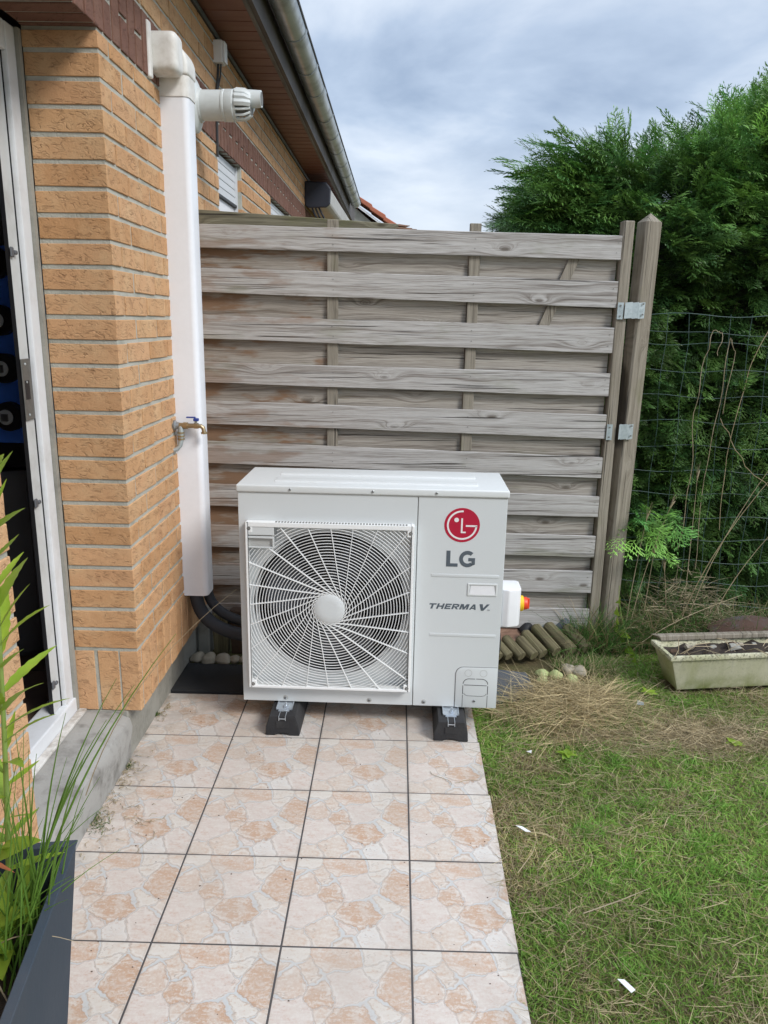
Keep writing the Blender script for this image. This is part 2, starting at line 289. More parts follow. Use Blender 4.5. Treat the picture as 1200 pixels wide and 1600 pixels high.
M['logowhite'] = dirt_mat('logo white', (.80, .78, .77, 1), (.75, .75, .75, 1), 0.45)
M['ink'] = dirt_mat('grey lettering', (.085, .105, .125, 1), (.10, .115, .13, 1), 0.45)
M['steel'] = dirt_mat('screw steel', (.35, .36, .36, 1), (.18, .18, .18, 1), 0.35, 30, 0.5, metal=0.8)
M['strike'] = dirt_mat('dull strike plate', (.16, .16, .15, 1), (.09, .09, .08, 1), 0.45, 40, 0.6, metal=0.4)
M['zincbright'] = dirt_mat('bright zinc bracket', (.62, .67, .72, 1), (.45, .5, .55, 1), 0.3, 30, 0.5, metal=0.75)
M['yellow'] = dirt_mat('yellow switch', (.80, .52, .02, 1), (.7, .45, .02, 1), 0.4)
M['redknob'] = dirt_mat('red knob', (.72, .06, .02, 1), (.6, .05, .02, 1), 0.4)
M['brass'] = dirt_mat('brass', (.42, .33, .20, 1), (.22, .18, .12, 1), 0.35, 40, 0.7, metal=0.85)
M['blue'] = dirt_mat('blue lever', (.02, .05, .26, 1), (.02, .04, .15, 1), 0.4)
M['bluecab'] = dirt_mat('blue cabinet', (.08, .26, 1.0, 1), (.05, .2, .85, 1), 0.4, 3, 0.4)
M['roomdark'] = dirt_mat('dark room', (.16, .155, .15, 1), (.03, .03, .03, 1), 0.8)
M['roomfloor'] = dirt_mat('dark floor tile', (.14, .095, .075, 1), (.05, .03, .025, 1), 0.5, 6, 0.7)
M['greybox'] = dirt_mat('charcoal cabinet', (.10, .105, .115, 1), (.04, .04, .04, 1), 0.5)
M['redthing'] = dirt_mat('dark red', (.20, .012, .02, 1), (.1, .01, .01, 1), 0.5)
M['shutter'] = dirt_mat('white shutter', (.66, .68, .70, 1), (.5, .5, .5, 1), 0.5, 3, 0.3)
M['awning'] = dirt_mat('pale awning case', (.42, .41, .38, 1), (.3, .29, .27, 1), 0.5)
M['navy'] = dirt_mat('dark end cap', (.028, .034, .05, 1), (.02, .02, .03, 1), 0.5)
M['rooftile'] = dirt_mat('orange roof tile', (.42, .135, .075, 1), (.22, .10, .07, 1), 0.8, 6, 0.7, bump=0.4)
M['pot'] = dirt_mat('slate blue planter', (.042, .058, .078, 1), (.085, .09, .10, 1), 0.75, 3, 0.6, bump=0.2, spec=0.25)
M['soil'] = dirt_mat('soil', (.035, .026, .02, 1), (.07, .05, .035, 1), 0.95, 30, 0.9, bump=1.0, fine=140)
M['stone1'] = dirt_mat('pebble', (.34, .30, .23, 1), (.20, .17, .12, 1), 0.8, 20, 0.8, bump=0.3)
M['apple'] = dirt_mat('green windfall', (.44, .50, .22, 1), (.25, .25, .10, 1), 0.6, 20, 0.6)
M['paper'] = dirt_mat('white scrap', (.78, .78, .78, 1), (.6, .6, .58, 1), 0.7)
M['wire'] = dirt_mat('green coated wire', (.04, .085, .075, 1), (.10, .12, .11, 1), 0.5, 30, 0.8)

def trough_mat():
    m = Mt('weathered beige trough'); P = m.tc(); s = m.n('ShaderNodeSeparateXYZ'); m.set(s.inputs[0], P)
    a = m.noise(m.mapping(P, sc=(14, 14, 2.5)), 1, 4, 0.6); b = m.noise(P, 90, 3, 0.7); c0 = m.noise(P, 9, 4, 0.6)
    c = m.mix(m.mr(a, 0.4, 0.65, 0, 0.55), (.60, .575, .42, 1), (.38, .39, .19, 1))
    c = m.mix(m.math('MULTIPLY', m.mr(s.outputs[2], 0.07, 0.0, 0, 1), m.mr(c0, 0.35, 0.6)), c, (.20, .235, .06, 1))
    c = m.mix(m.math('MULTIPLY', m.mr(b, 0.5, 0.62), m.mr(s.outputs[2], 0.12, 0.155, 0.12, 0.8)), c, (.12, .11, .08, 1))
    m.bump(b, 0.4, 0.002); return m.fin(c, 0.85, spec=0.3)
M['trough'] = trough_mat()
def ground_mat():
    m = Mt('lawn soil and thatch'); P = m.pos()
    a = m.noise(P, 3.0, 5, 0.6); b = m.noise(P, 60, 4, 0.7); c0 = m.noise(P, 250, 3, 0.7)
    c = m.mix(m.mr(a, 0.4, 0.6, 0, 1, True), (.13, .15, .05, 1), (.21, .17, .09, 1))
    c = m.mix(m.mr(b, 0.4, 0.7, 0, 0.7), c, (.09, .07, .045, 1)); c = m.mix(m.mr(c0, 0.55, 0.75, 0, 0.6), c, (.36, .30, .17, 1))
    m.bump(m.math('ADD', b, c0), 1.0, 0.01); return m.fin(c, 0.95, spec=0.1)
M['ground'] = ground_mat()
def leafy(name, rough=0.5, transl=0.3, spec=0.3):
    m = Mt(name); a = m.n('ShaderNodeAttribute'); a.attribute_name = 'tint'
    return m.fin(a.outputs['Color'], rough, transl=transl, spec=spec)
M['blades'] = leafy('grass blades', 0.55, 0.3, 0.2); M['needles'] = leafy('conifer sprays', 0.45, 0.15, 0.35)
M['straw'] = leafy('dry straw', 0.7, 0.15, 0.2)
def plain_leaf(name, c1, c2, tr=0.35):
    m = Mt(name); P = m.tc(); r = m.rnd(); a = m.noise(m.vm('ADD', P, m.vm('SCALE', (3.0, 5.0, 7.0), None, r)), 25, 3, 0.6)
    c = m.mix(m.mr(a, 0.3, 0.7), c1, c2); c = m.mix(m.mr(r, 0, 1, 0, 0.35), c, (c1[0] * 1.4, c1[1] * 1.25, c1[2], 1))
    return m.fin(c, 0.42, transl=tr, spec=0.35)
M['leaf'] = plain_leaf('bright weed leaf', (.23, .38, .04, 1), (.33, .47, .06, 1))
M['redleaf'] = plain_leaf('red leaf', (.50, .12, .07, 1), (.42, .22, .10, 1))
M['stem'] = plain_leaf('weed stem', (.20, .30, .07, 1), (.26, .36, .10, 1), 0.1)
M['rush'] = plain_leaf('rush blade', (.10, .21, .03, 1), (.15, .28, .05, 1), 0.2)
M['drystem'] = plain_leaf('dry stem', (.40, .33, .22, 1), (.28, .23, .15, 1), 0.1)
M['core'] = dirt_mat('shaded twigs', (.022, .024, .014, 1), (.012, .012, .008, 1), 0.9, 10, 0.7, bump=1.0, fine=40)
M['bark'] = dirt_mat('conifer bark', (.09, .055, .035, 1), (.05, .03, .02, 1), 0.9, 8, 0.7, bump=1.0, fine=50)

# ------------------------------------------------------------------ builders
def tag(o, label=None, cat=None, group=None, kind=None):
    if label: o['label'] = label
    if cat: o['category'] = cat
    if group: o['group'] = group
    if kind: o['kind'] = kind
    return o
WM = {}
def wmat(o): return WM[o.name] if o is not None and o.name in WM else Matrix()
def thing(name, loc=(0, 0, 0), rot=(0, 0, 0), label=None, cat=None, group=None, kind=None):
    o = bpy.data.objects.new(name, None); COL.objects.link(o); o.location = loc; o.rotation_euler = rot; o.empty_display_size = 0.05
    WM[o.name] = Matrix.LocRotScale(Vector(loc), Euler(rot), None)
    return tag(o, label, cat, group, kind)
def link_mesh(name, me, parent=None, loc=(0, 0, 0), rot=(0, 0, 0), scale=(1, 1, 1)):
    o = bpy.data.objects.new(name, me); COL.objects.link(o); o.parent = parent; o.location = loc; o.rotation_euler = rot; o.scale = scale
    WM[o.name] = wmat(parent) @ Matrix.LocRotScale(Vector(loc), Euler(rot), Vector(scale))
    return o
class MB:
    def __init__(s): s.v = []; s.f = []
    def add(s, vs_, fs_):
        o = len(s.v); s.v += [tuple(v) for v in vs_]; s.f += [tuple(i + o for i in f) for f in fs_]; return s
    def box(s, x0, x1, y0, y1, z0, z1, j=0.0, mtx=None):
        vs_ = [(x, y, z) for x in (x0, x1) for y in (y0, y1) for z in (z0, z1)]
        if j: vs_ = [tuple(c + random.uniform(-j, j) for c in v) for v in vs_]
        if mtx is not None: vs_ = [tuple(mtx @ Vector(v)) for v in vs_]
        return s.add(vs_, [(0, 1, 3, 2), (4, 6, 7, 5), (0, 4, 5, 1), (2, 3, 7, 6), (0, 2, 6, 4), (1, 5, 7, 3)])
    def hexa(s, b, t):   # bottom 4 points, top 4 points
        return s.add(list(b) + list(t), [(3, 2, 1, 0), (4, 5, 6, 7), (0, 1, 5, 4), (1, 2, 6, 5), (2, 3, 7, 6), (3, 0, 4, 7)])
    def tube(s, pts, r, seg=8, cap=True, closed=False, sq=(1, 1)):
        pts = [Vector(p) for p in pts]; n = len(pts); rs = r if isinstance(r, (list, tuple)) else [r] * n
        ref = None; rings = []
        for i, p in enumerate(pts):
            if closed: t = (pts[(i + 1) % n] - pts[i - 1])
            else: t = pts[min(i + 1, n - 1)] - pts[max(i - 1, 0)]
            t = t.normalized() if t.length > 1e-9 else Vector((0, 0, 1))
            if ref is None: ref = Vector((0, 0, 1)) if abs(t.z) < 0.9 else Vector((0, 1, 0))
            a = t.cross(ref); a = a.normalized() if a.length > 1e-6 else Vector((1, 0, 0)); b = a.cross(t).normalized(); ref = b
            rings.append([p + a * math.cos(2 * math.pi * k / seg) * rs[i] * sq[0] + b * math.sin(2 * math.pi * k / seg) * rs[i] * sq[1] for k in range(seg)])
        vs_ = [v for rg in rings for v in rg]; fs_ = []
        for i in range(n if closed else n - 1):
            j = (i + 1) % n
            for k in range(seg):
                k2 = (k + 1) % seg; fs_.append((i * seg + k, i * seg + k2, j * seg + k2, j * seg + k))
        if cap and not closed: fs_ += [tuple(reversed(range(seg))), tuple((n - 1) * seg + k for k in range(seg))]
        return s.add(vs_, fs_)
    def lathe(s, prof, origin=(0, 0, 0), axis='Z', seg=24, cap=True):   # prof: (radius, height)
        vs_ = []; o = Vector(origin)
        for r, h in prof:
            for k in range(seg):
                a = 2 * math.pi * k / seg; c, d = r * math.cos(a), r * math.sin(a)
                vs_.append(o + (Vector((c, d, h)) if axis == 'Z' else Vector((h, c, d)) if axis == 'X' else Vector((d, h, c))))
        fs_ = []
        for i in range(len(prof) - 1):
            for k in range(seg):
                k2 = (k + 1) % seg; fs_.append((i * seg + k, i * seg + k2, (i + 1) * seg + k2, (i + 1) * seg + k))
        if cap: fs_ += [tuple(reversed(range(seg))), tuple((len(prof) - 1) * seg + k for k in range(seg))]
        return s.add(vs_, fs_)
    def prism(s, poly, lo, hi, plane='XZ'):   # poly counter-clockwise in plane, extruded along the third axis
        mk = {'XZ': lambda p, h: (p[0], h, p[1]), 'XY': lambda p, h: (p[0], p[1], h), 'YZ': lambda p, h: (h, p[0], p[1])}[plane]
        n = len(poly); vs_ = [mk(p, lo) for p in poly] + [mk(p, hi) for p in poly]
        return s.add(vs_, [tuple(reversed(range(n))), tuple(range(n, 2 * n))] + [(i, (i + 1) % n, n + (i + 1) % n, n + i) for i in range(n)])
    def mesh(s, name, mat=None, bevel=0.0, bseg=1, smooth=False, inv=None):
        me = bpy.data.meshes.new(name); me.from_pydata(s.v, [], s.f)
        bm = bmesh.new(); bm.from_mesh(me)
        if inv is not None: bm.transform(inv)
        if bevel:
            bmesh.ops.remove_doubles(bm, verts=bm.verts, dist=1e-6)
            es = [e_ for e_ in bm.edges if len(e_.link_faces) == 2 and e_.calc_face_angle(0) > 0.5]
            bmesh.ops.bevel(bm, geom=es, offset=bevel, segments=bseg, affect='EDGES', profile=0.6)
        bmesh.ops.recalc_face_normals(bm, faces=bm.faces)
        if smooth:
            for f in bm.faces: f.smooth = True
            for e_ in bm.edges: e_.smooth = not (len(e_.link_faces) == 2 and e_.calc_face_angle(0) > R_(38))
        bm.to_mesh(me); bm.free()
        if mat is not None: me.materials.append(mat)
        return me
    def build(s, name, mat, parent=None, bevel=0.0, bseg=1, smooth=False, local=False, **k):
        inv = None if (parent is None or local) else wmat(parent).inverted()
        o = link_mesh(name, s.mesh(name, mat, bevel, bseg, smooth, inv), parent)
        return tag(o, **k)
def text_mesh(body, size, extrude, mat, shear=0.0, offset=0.0, space=1.0):
    c = bpy.data.curves.new('text', 'FONT'); c.body = body; c.size = size; c.extrude = extrude; c.shear = shear; c.offset = offset; c.space_character = space
    o = bpy.data.objects.new('text', c); COL.objects.link(o); dg = bpy.context.evaluated_depsgraph_get()
    me = bpy.data.meshes.new_from_object(o.evaluated_get(dg)); bpy.data.objects.remove(o); me.materials.clear(); me.materials.append(mat); return me
def np_mesh(name, V, F, mat, tint=None, smooth=False, parent=None):
    """V (n,3), F (m,3 or 4), tint (n,3)"""
    me = bpy.data.meshes.new(name); n, m = len(V), len(F); k = F.shape[1]
    me.vertices.add(n); me.vertices.foreach_set('co', V.astype(np.float32).ravel())
    me.loops.add(m * k); me.loops.foreach_set('vertex_index', F.astype(np.int32).ravel())
    me.polygons.add(m); me.polygons.foreach_set('loop_start', np.arange(0, m * k, k, dtype=np.int32)); me.polygons.foreach_set('loop_total', np.full(m, k, dtype=np.int32))
    if tint is not None:
        a = me.color_attributes.new('tint', 'FLOAT_COLOR', 'POINT'); a.data.foreach_set('color', np.concatenate([tint, np.ones((n, 1))], 1).astype(np.float32).ravel())
    me.update(calc_edges=True); me.validate()
    if smooth: me.polygons.foreach_set('use_smooth', np.ones(m, dtype=bool))
    me.materials.append(mat); return link_mesh(name, me, parent)
def vnoise(x, y, s, seed=0):
    """smooth value noise in numpy, 0..1"""
    x = np.asarray(x) * s; y = np.asarray(y) * s; xi = np.floor(x).astype(int); yi = np.floor(y).astype(int); fx = x - xi; fy = y - yi
    fx = fx * fx * (3 - 2 * fx); fy = fy * fy * (3 - 2 * fy)
    h = lambda a, b: (np.sin(a * 127.1 + b * 311.7 + seed * 74.7) * 43758.5453) % 1.0
    return (h(xi, yi) * (1 - fx) + h(xi + 1, yi) * fx) * (1 - fy) + (h(xi, yi + 1) * (1 - fx) + h(xi + 1, yi + 1) * fx) * fy
def unit(v): return v / np.maximum(np.linalg.norm(v, axis=1, keepdims=True), 1e-9)
def ribbons(P, D, L, Wd, bend, segs=3, up=(0, 0, 1), face=None):
    """tapering curved blades: roots P, directions D, lengths L, widths Wd, bend = vector added as the blade goes; returns V,F,t"""
    n = len(P); D = unit(D); side = unit(np.cross(D, face if face is not None else rng.normal(size=(n, 3))))
    V = np.zeros((n, segs * 2 + 1, 3)); T = np.zeros((n, segs * 2 + 1))
    for i in range(segs + 1):
        t = i / segs; c = P + D * (L * t)[:, None] + bend * (L * t * t)[:, None]
        if i < segs:
            w = (Wd * (1 - 0.75 * t) * 0.5)[:, None]; V[:, 2 * i] = c - side * w; V[:, 2 * i + 1] = c + side * w; T[:, 2 * i] = T[:, 2 * i + 1] = t
        else: V[:, 2 * i] = c; T[:, 2 * i] = 1
    tri = []
    for i in range(segs - 1): a = 2 * i; tri += [(a, a + 1, a + 3), (a, a + 3, a + 2)]
    a = 2 * (segs - 1); tri.append((a, a + 1, a + 2)); tri = np.array(tri)
    F = (tri[None] + (np.arange(n) * (segs * 2 + 1))[:, None, None]).reshape(-1, 3)
    return V.reshape(-1, 3), F, T
def scatter(tV, tF, pos, X, N, scale, tint, tt=None):
    """place template (x axis along X, z axis near N) n times"""
    n = len(pos); X = unit(X); Yv = unit(np.cross(N, X)); Zv = np.cross(X, Yv)
    V = pos[:, None] + scale[:, None, None] * (tV[None, :, 0, None] * X[:, None] + tV[None, :, 1, None] * Yv[:, None] + tV[None, :, 2, None] * Zv[:, None])
    F = (tF[None] + (np.arange(n) * len(tV))[:, None, None]).reshape(-1, 3)
    C = np.repeat(tint[:, None], len(tV), 1)
    if tt is not None: C = C * tt[None, :, None]
    return V.reshape(-1, 3), F, C.reshape(-1, 3)
def jitter_mesh(mb, a):
    mb.v = [(x + random.uniform(-a, a), y + random.uniform(-a, a), z + random.uniform(-a, a)) for x, y, z in mb.v]; return mb

# ------------------------------------------------------------------ ground and terrace
g = MB(); N_ = 44
gx_ = [-40 + 80 * i / N_ for i in range(N_ + 1)]
g.add([(x, y, -0.022) for x in gx_ for y in gx_], [(i * (N_ + 1) + j, (i + 1) * (N_ + 1) + j, (i + 1) * (N_ + 1) + j + 1, i * (N_ + 1) + j + 1) for i in range(N_) for j in range(N_)])
g.build('ground', M['ground'], kind='structure')

T = 0.319
patio = thing('patio', (-0.0179, -0.1131, 0), (0, 0, 0.0174), kind='structure')
b = MB(); b.box(-T - 0.03, 2.832 * T - 0.006, -10 * T, T, -0.06, -0.0014); b.build('grout_bed', M['grout'], patio, local=True)
def tile_mesh(w, x0=0.0024, variant=0):
    mb = MB(); mb.box(x0, w - 0.0024, 0.0024, T - 0.0024, -0.012, 0.0)
    if variant:      # cut outer edge, slightly ragged
        mb.v = [(x + (random.uniform(-.006, .004) if x > w - 0.01 else 0), y, z) for x, y, z in mb.v]
    return mb.mesh('tile', M['tile'], bevel=0.0009)
tm_full = tile_mesh(T); tm_left = tile_mesh(T, -0.03)
for i in range(-1, 3):
    for r in range(-1, 10):
        me = tm_left if i == -1 else tile_mesh(0.832 * T, variant=1) if i == 2 else tm_full
        o = link_mesh('tile', me, patio, (i * T, -(r + 1) * T, random.uniform(-.0006, .0004)), (random.uniform(-.0012, .0012), random.uniform(-.0012, .0012), 0))

# ------------------------------------------------------------------ brick house
H = thing('brick_house', (-0.29, -0.27, 0), (0, 0, 0.018), label='orange brick house wall with brown soldier course, soffit and zinc gutter left of the terrace', cat='house')
ZP, ZB, ZBAND, ZTOP = 0.178, 0.40, 2.257, 2.72
WIN1, WIN2, DOOR = (1.455, 2.005), (2.97, 3.9), (-0.755, 0.0)
mo = MB(); f0 = -0.0040; bk = -0.2125
def wseg(y0, y1, z0, z1, x1=f0, x0=bk): mo.box(x0, x1, y0, y1, z0, z1)
wseg(0.0035, WIN1[0], ZP, ZTOP); wseg(WIN1[0], WIN1[1], ZP, 1.25); wseg(WIN1[0], WIN1[1], ZBAND + .004, ZTOP); wseg(WIN1[1], WIN2[0], ZP, ZTOP)
wseg(WIN2[0], WIN2[1], ZP, 1.25); wseg(WIN2[0], WIN2[1], ZBAND + .004, ZTOP); wseg(WIN2[1], 8.6, ZP, ZTOP)
wseg(-3.6, DOOR[0] - 0.0035, ZP, ZTOP); wseg(DOOR[0] - 0.0035, 0.0035, ZBAND + 0.0075, ZTOP)
mo.build('mortar', M['mortar'], H, local=True)
pl = MB(); pl.box(-0.2, -0.05, 0.002, 8.6, -0.05, ZP - 0.002); pl.box(-0.2, -0.05, -3.6, DOOR[0] - 0.26, -0.05, ZP - 0.002)
pl.build('plinth', M['plinth'], H, bevel=0.004, local=True)
sl = MB()
ys = [DOOR[0] - 0.26 + i * (1.03 - 0.015) / 14 for i in range(15)]
rings = []
for y in ys:
    w = lambda s: random.uniform(-s, s)
    rings.append([(-0.30, y, -0.05), (-0.046 + w(.003), y, -0.05), (-0.044 + w(.004), y, 0.06), (-0.038 + w(.005), y, 0.125 + w(.006)), (-0.044 + w(.006), y, 0.150 + w(.005)), (-0.072 + w(.008), y, 0.166 + w(.004)), (-0.10 + w(.006), y, 0.171 + w(.002)), (-0.21, y, 0.1745), (-0.30, y, 0.1745)])
n9 = 9
sl.add([p for rg in rings for p in rg], [(i * n9 + k, (i + 1) * n9 + k, (i + 1) * n9 + (k + 1) % n9, i * n9 + (k + 1) % n9) for i in range(14) for k in range(n9)] + [tuple(range(n9)), tuple(14 * n9 + k for k in reversed(range(n9)))])
sl.build('door_sill', M['sill'], H, smooth=True, local=True)

bricks = []   # (x0,x1,y0,y1,z0,z1,kind)
c_ = 0.0720; zc0 = 2.2018
def clip(y0, y1, holes):
    segs = [(y0, y1)]
    for h0, h1 in holes:
        out = []
        for a, b_ in segs:
            if b_ <= h0 or a >= h1: out.append((a, b_))
            else:
                if a < h0 - .02: out.append((a, h0))
                if b_ > h1 + .02: out.append((h1, b_))
        segs = out
    return segs
JT = 0.0065   # half joint
for k in range(27):
    zt = zc0 - c_ * (k - 1) - JT if k else ZBAND - JT; zb_ = zc0 - c_ * k + JT if k < 26 else ZB + JT
    if k == 26: zt = zc0 - c_ * 25 - JT; zb_ = zc0 - c_ * 26 + JT
    if zb_ < ZB: continue
    first = 0.085 if k % 2 == 0 else 0.187
    bricks.append((-0.212, 0.0, 0.0, first - JT, zb_, zt, 'corner'))
    holes = [WIN1, WIN2] if zt > 1.25 else []
    y = first
    while y < 8.4:
        for a, b_ in clip(y + JT, y + 0.215 - JT, holes): bricks.append((-0.09, 0.0, a, b_, zb_, zt, 'face'))
        y += 0.215
    # near jamb of the doorway and the wall that runs back past the camera
    y = DOOR[0]; first2 = 0.187 if k % 2 else 0.085
    bricks.append((-0.212, 0.0, y - first2 + JT, y, zb_, zt, 'corner')); y -= first2
    while y > -2.4:
        bricks.append((-0.09, 0.0, y - 0.215 + JT, y - JT, zb_, zt, 'face')); y -= 0.215
# upright bricks above the plinth
ztS, zbS = ZB - 0.004, ZP
zlow = zc0 - c_ * 25
ztS = zlow - JT; 
y = 0.0; k = 0
while y < 8.4:
    w_ = 0.036 if k == 0 else 0.0805
    if k: bricks.append((-0.09, 0.0, y + JT, y + w_ - JT * 0.8, zbS, ztS, 'soldier'))
    else: bricks.append((-0.062, 0.0, 0.0, w_ - JT, zbS, ztS, 'soldier'))
    y += w_; k += 1
for a in (-0.0695, -0.150): bricks.append((a - 0.0665, a, 0.0, 0.09, zbS, ztS, 'soldier'))
y = DOOR[0]
while y > -2.4: bricks.append((-0.2, 0.0, y - 0.0805 + JT, y - JT * .5, zbS, ztS, 'soldier')); y -= 0.0805
# orange courses above the band
for k in range(4):
    zb_ = 2.452 + c_ * k + JT; zt = min(zb_ + c_ - 2 * JT, ZTOP - .002); y = -2.6 + (0.1075 if k % 2 else 0)
    while y < 8.4: bricks.append((-0.09, 0.0, y + JT, y + 0.215 - JT, zb_, zt, 'face')); y += 0.215
brown = []; y = -2.4; k = 0
while y < 8.4:
    if k % 2: spans = [(ZBAND + .004, 2.3525), (2.3635, 2.445)]
    else: spans = [(ZBAND + .004, 2.445)]
    for a, b_ in spans: brown.append((-0.212 if y < 0.0 else -0.09, 0.001, y + .0055, y + 0.0645, a, b_, 'band'))
    y += 0.070; k += 1
hx = Vector((0.5973 + 0.29, -2.6097 + 0.27, 1.4915))
def visible(bb):
    y = (bb[2] + bb[3]) / 2; z = (bb[4] + bb[5]) / 2
    if y < -1.15: return 0
    if y > 1.12 and z < 1.85: return 0
    w = wmat(H) @ Vector((bb[1], y, z)); q = Rm.transposed() @ (w - Vector((0.5973, -2.6097, 1.4915)))
    if q.y < .2: return 0
    px, py = 600 + FPX * q.x / q.y, 800 - FPX * q.z / q.y
    if px < -40 or py < -60: return 0
    return 1 / q.y ** 2 * (0.6 if bb[6] == 'x' else 1)
_bc = {}
def brick_obj(bb, name, mat):
    key = (round(bb[1] - bb[0], 3), round(bb[3] - bb[2], 3), round(bb[5] - bb[4], 3), random.randrange(2), name)
    if key not in _bc:
        mb = MB(); a, b2, c2 = [v / 2 for v in key[:3]]; mb.box(-a, a, -b2, b2, -c2, c2, j=0.0012); _bc[key] = mb.mesh(name, mat, bevel=0.0016)
    link_mesh(name, _bc[key], H, ((bb[0] + bb[1]) / 2 + random.uniform(-.0008, .0012), (bb[2] + bb[3]) / 2, (bb[4] + bb[5]) / 2), (random.uniform(-.004, .004), random.uniform(-.003, .003), random.uniform(-.003, .003)))
for lst, nm, mt, rest in ((bricks, 'brick', M['brick'], 'far_brickwork'), (brown, 'brown_brick', M['brown'], 'far_brown_brickwork')):
    lst.sort(key=lambda q: -visible(q)); cut = sum(1 for q in lst if visible(q) > 0); cut = min(cut, 300)
    for q in lst[:cut]: brick_obj(q, nm, mt)
    mb = MB()
    for q in lst[cut:]: mb.box(q[0], q[1] + random.uniform(-.0015, .001), *q[2:6])
    mb.build(rest, mt, H, local=True, kind='stuff')
# soffit planks, fascia, gutter, roof
k = 0; y = -0.1
while y < 8.5:
    mb = MB(); mb.box(-0.01, 0.196, y + .001, y + .059, 2.724 + (0.0015 if k % 2 else 0), 2.732); mb.build('soffit_plank', M['soffit'], H, local=True); y += 0.06; k += 1
mb = MB(); mb.box(-0.02, 0.20, -3.6, 8.6, 2.736, 2.75); mb.build('eaves_board', M['fascia'], H, local=True)
mb = MB(); mb.box(0.198, 0.216, -3.6, 8.6, 2.712, 2.742); mb.build('soffit_trim', M['trim'], H, bevel=.003, local=True)
mb = MB(); mb.box(0.217, 0.238, -3.6, 8.6, 2.716, 2.915); mb.build('fascia', M['fascia'], H, local=True)
mb = MB(); mb.tube([(0.004, -0.2, 2.71), (0.004, 8.5, 2.71)], 0.013, 6); mb.build('cable', M['zincdark'], H, local=True)
gc = (0.305, 2.868); gr = 0.0625
prof = [(gc[0] + gr * math.cos(a), gc[1] + gr * math.sin(a)) for a in [math.pi + math.pi * i / 16 for i in range(17)]]
prof2 = [(gc[0] + (gr - .003) * math.cos(a), gc[1] + (gr - .003) * math.sin(a)) for a in [2 * math.pi - math.pi * i / 16 for i in range(17)]]
P_ = prof + prof2; mb = MB(); nP = len(P_)
mb.add([(p[0], yy, p[1]) for yy in (-3.6, 7.6) for p in P_], [(i, (i + 1) % nP, nP + (i + 1) % nP, nP + i) for i in range(nP)] + [tuple(range(nP))[::-1], tuple(range(nP, 2 * nP))])
gut = mb.build('gutter', M['zinc'], H, smooth=True, local=True)
mb = MB(); mb.tube([(gc[0] + gr, -3.6, gc[1] + .002), (gc[0] + gr, 7.6, gc[1] + .002)], 0.0075, 6); mb.build('gutter_bead', M['zincdark'], gut, local=True)
yy = 0.25
def ring_band(y0, y1, r, mat, nm):
    mb = MB(); A = [(gc[0] + r * math.cos(a), gc[1] + r * math.sin(a)) for a in [math.pi + math.pi * i / 14 for i in range(15)]]
    B = [(gc[0] + (gr - .001) * math.cos(a), gc[1] + (gr - .001) * math.sin(a)) for a in [2 * math.pi - math.pi * i / 14 for i in range(15)]]
    Q = A + B; nq = len(Q); mb.add([(p[0], y_, p[1]) for y_ in (y0, y1) for p in Q], [(i, (i + 1) % nq, nq + (i + 1) % nq, nq + i) for i in range(nq)] + [tuple(range(nq))[::-1], tuple(range(nq, 2 * nq))])
    mb.build(nm, mat, gut, smooth=True, local=True)
while yy < 7.6:
    ring_band(yy, yy + 0.028, gr + 0.004, M['zinc'], 'gutter_bracket'); yy += 0.53
ring_band(2.80, 2.90, gr + 0.0035, M['zinc'], 'gutter_joint')
mb = MB(); mb.hexa([(0.28, -3.6, 2.93), (0.28, 8.6, 2.93), (-4.0, 8.6, 5.0), (-4.0, -3.6, 5.0)], [(0.28, -3.6, 2.99), (0.28, 8.6, 2.99), (-4.0, 8.6, 5.06), (-4.0, -3.6, 5.06)]); mb.build('roof', M['rooftile'], H, local=True)
# windows
def window(y0, y1, zb_, shut, nm='window'):
    mb = MB(); t = 0.05; x0, x1 = -0.085, -0.05
    mb.box(x0, x1, y0, y0 + t, zb_, ZBAND); mb.box(x0, x1, y1 - t, y1, zb_, ZBAND); mb.box(x0, x1, y0 + t, y1 - t, ZBAND - t, ZBAND - .001); mb.box(x0, x1, y0 + t, y1 - t, zb_, zb_ + t)
    w = mb.build(nm, M['white'], H, bevel=.004, local=True)
    mb = MB(); mb.box(-0.075, -0.071, y0 + t, y1 - t, zb_ + t, ZBAND - t); mb.build('pane', M['navy'], w, local=True)
    z = ZBAND - 0.005; i = 0
    while z > shut:
        mb = MB(); mb.box(-0.040, -0.032, y0 + 0.012, y1 - 0.012, z - 0.036, z - 0.001); mb.build('shutter_slat', M['shutter'], w, bevel=.002, local=True); z -= 0.037; i += 1
    mb = MB(); mb.box(-0.046, -0.026, y0 + 0.012, y1 - 0.012, z - 0.012, z); mb.build('shutter_bar', M['zincdark'], w, local=True)
    mb = MB(); mb.box(-0.049, -0.022, y1 - 0.012, y1 - .001, zb_, ZBAND - .001); mb.box(-0.049, -0.022, y0 + .001, y0 + .012, zb_, ZBAND - .001); mb.build('shutter_guide', M['shutter'], w, local=True)
    return w
w1_ = window(*WIN1, 1.25, 2.09); window(*WIN2, 1.25, 2.0)
mb = MB(); mb.box(-0.047, -0.040, WIN1[0] + .013, WIN1[1] - .013, 1.95, 2.055); mb.build('transom', M['white'], w1_, bevel=.002, local=True)
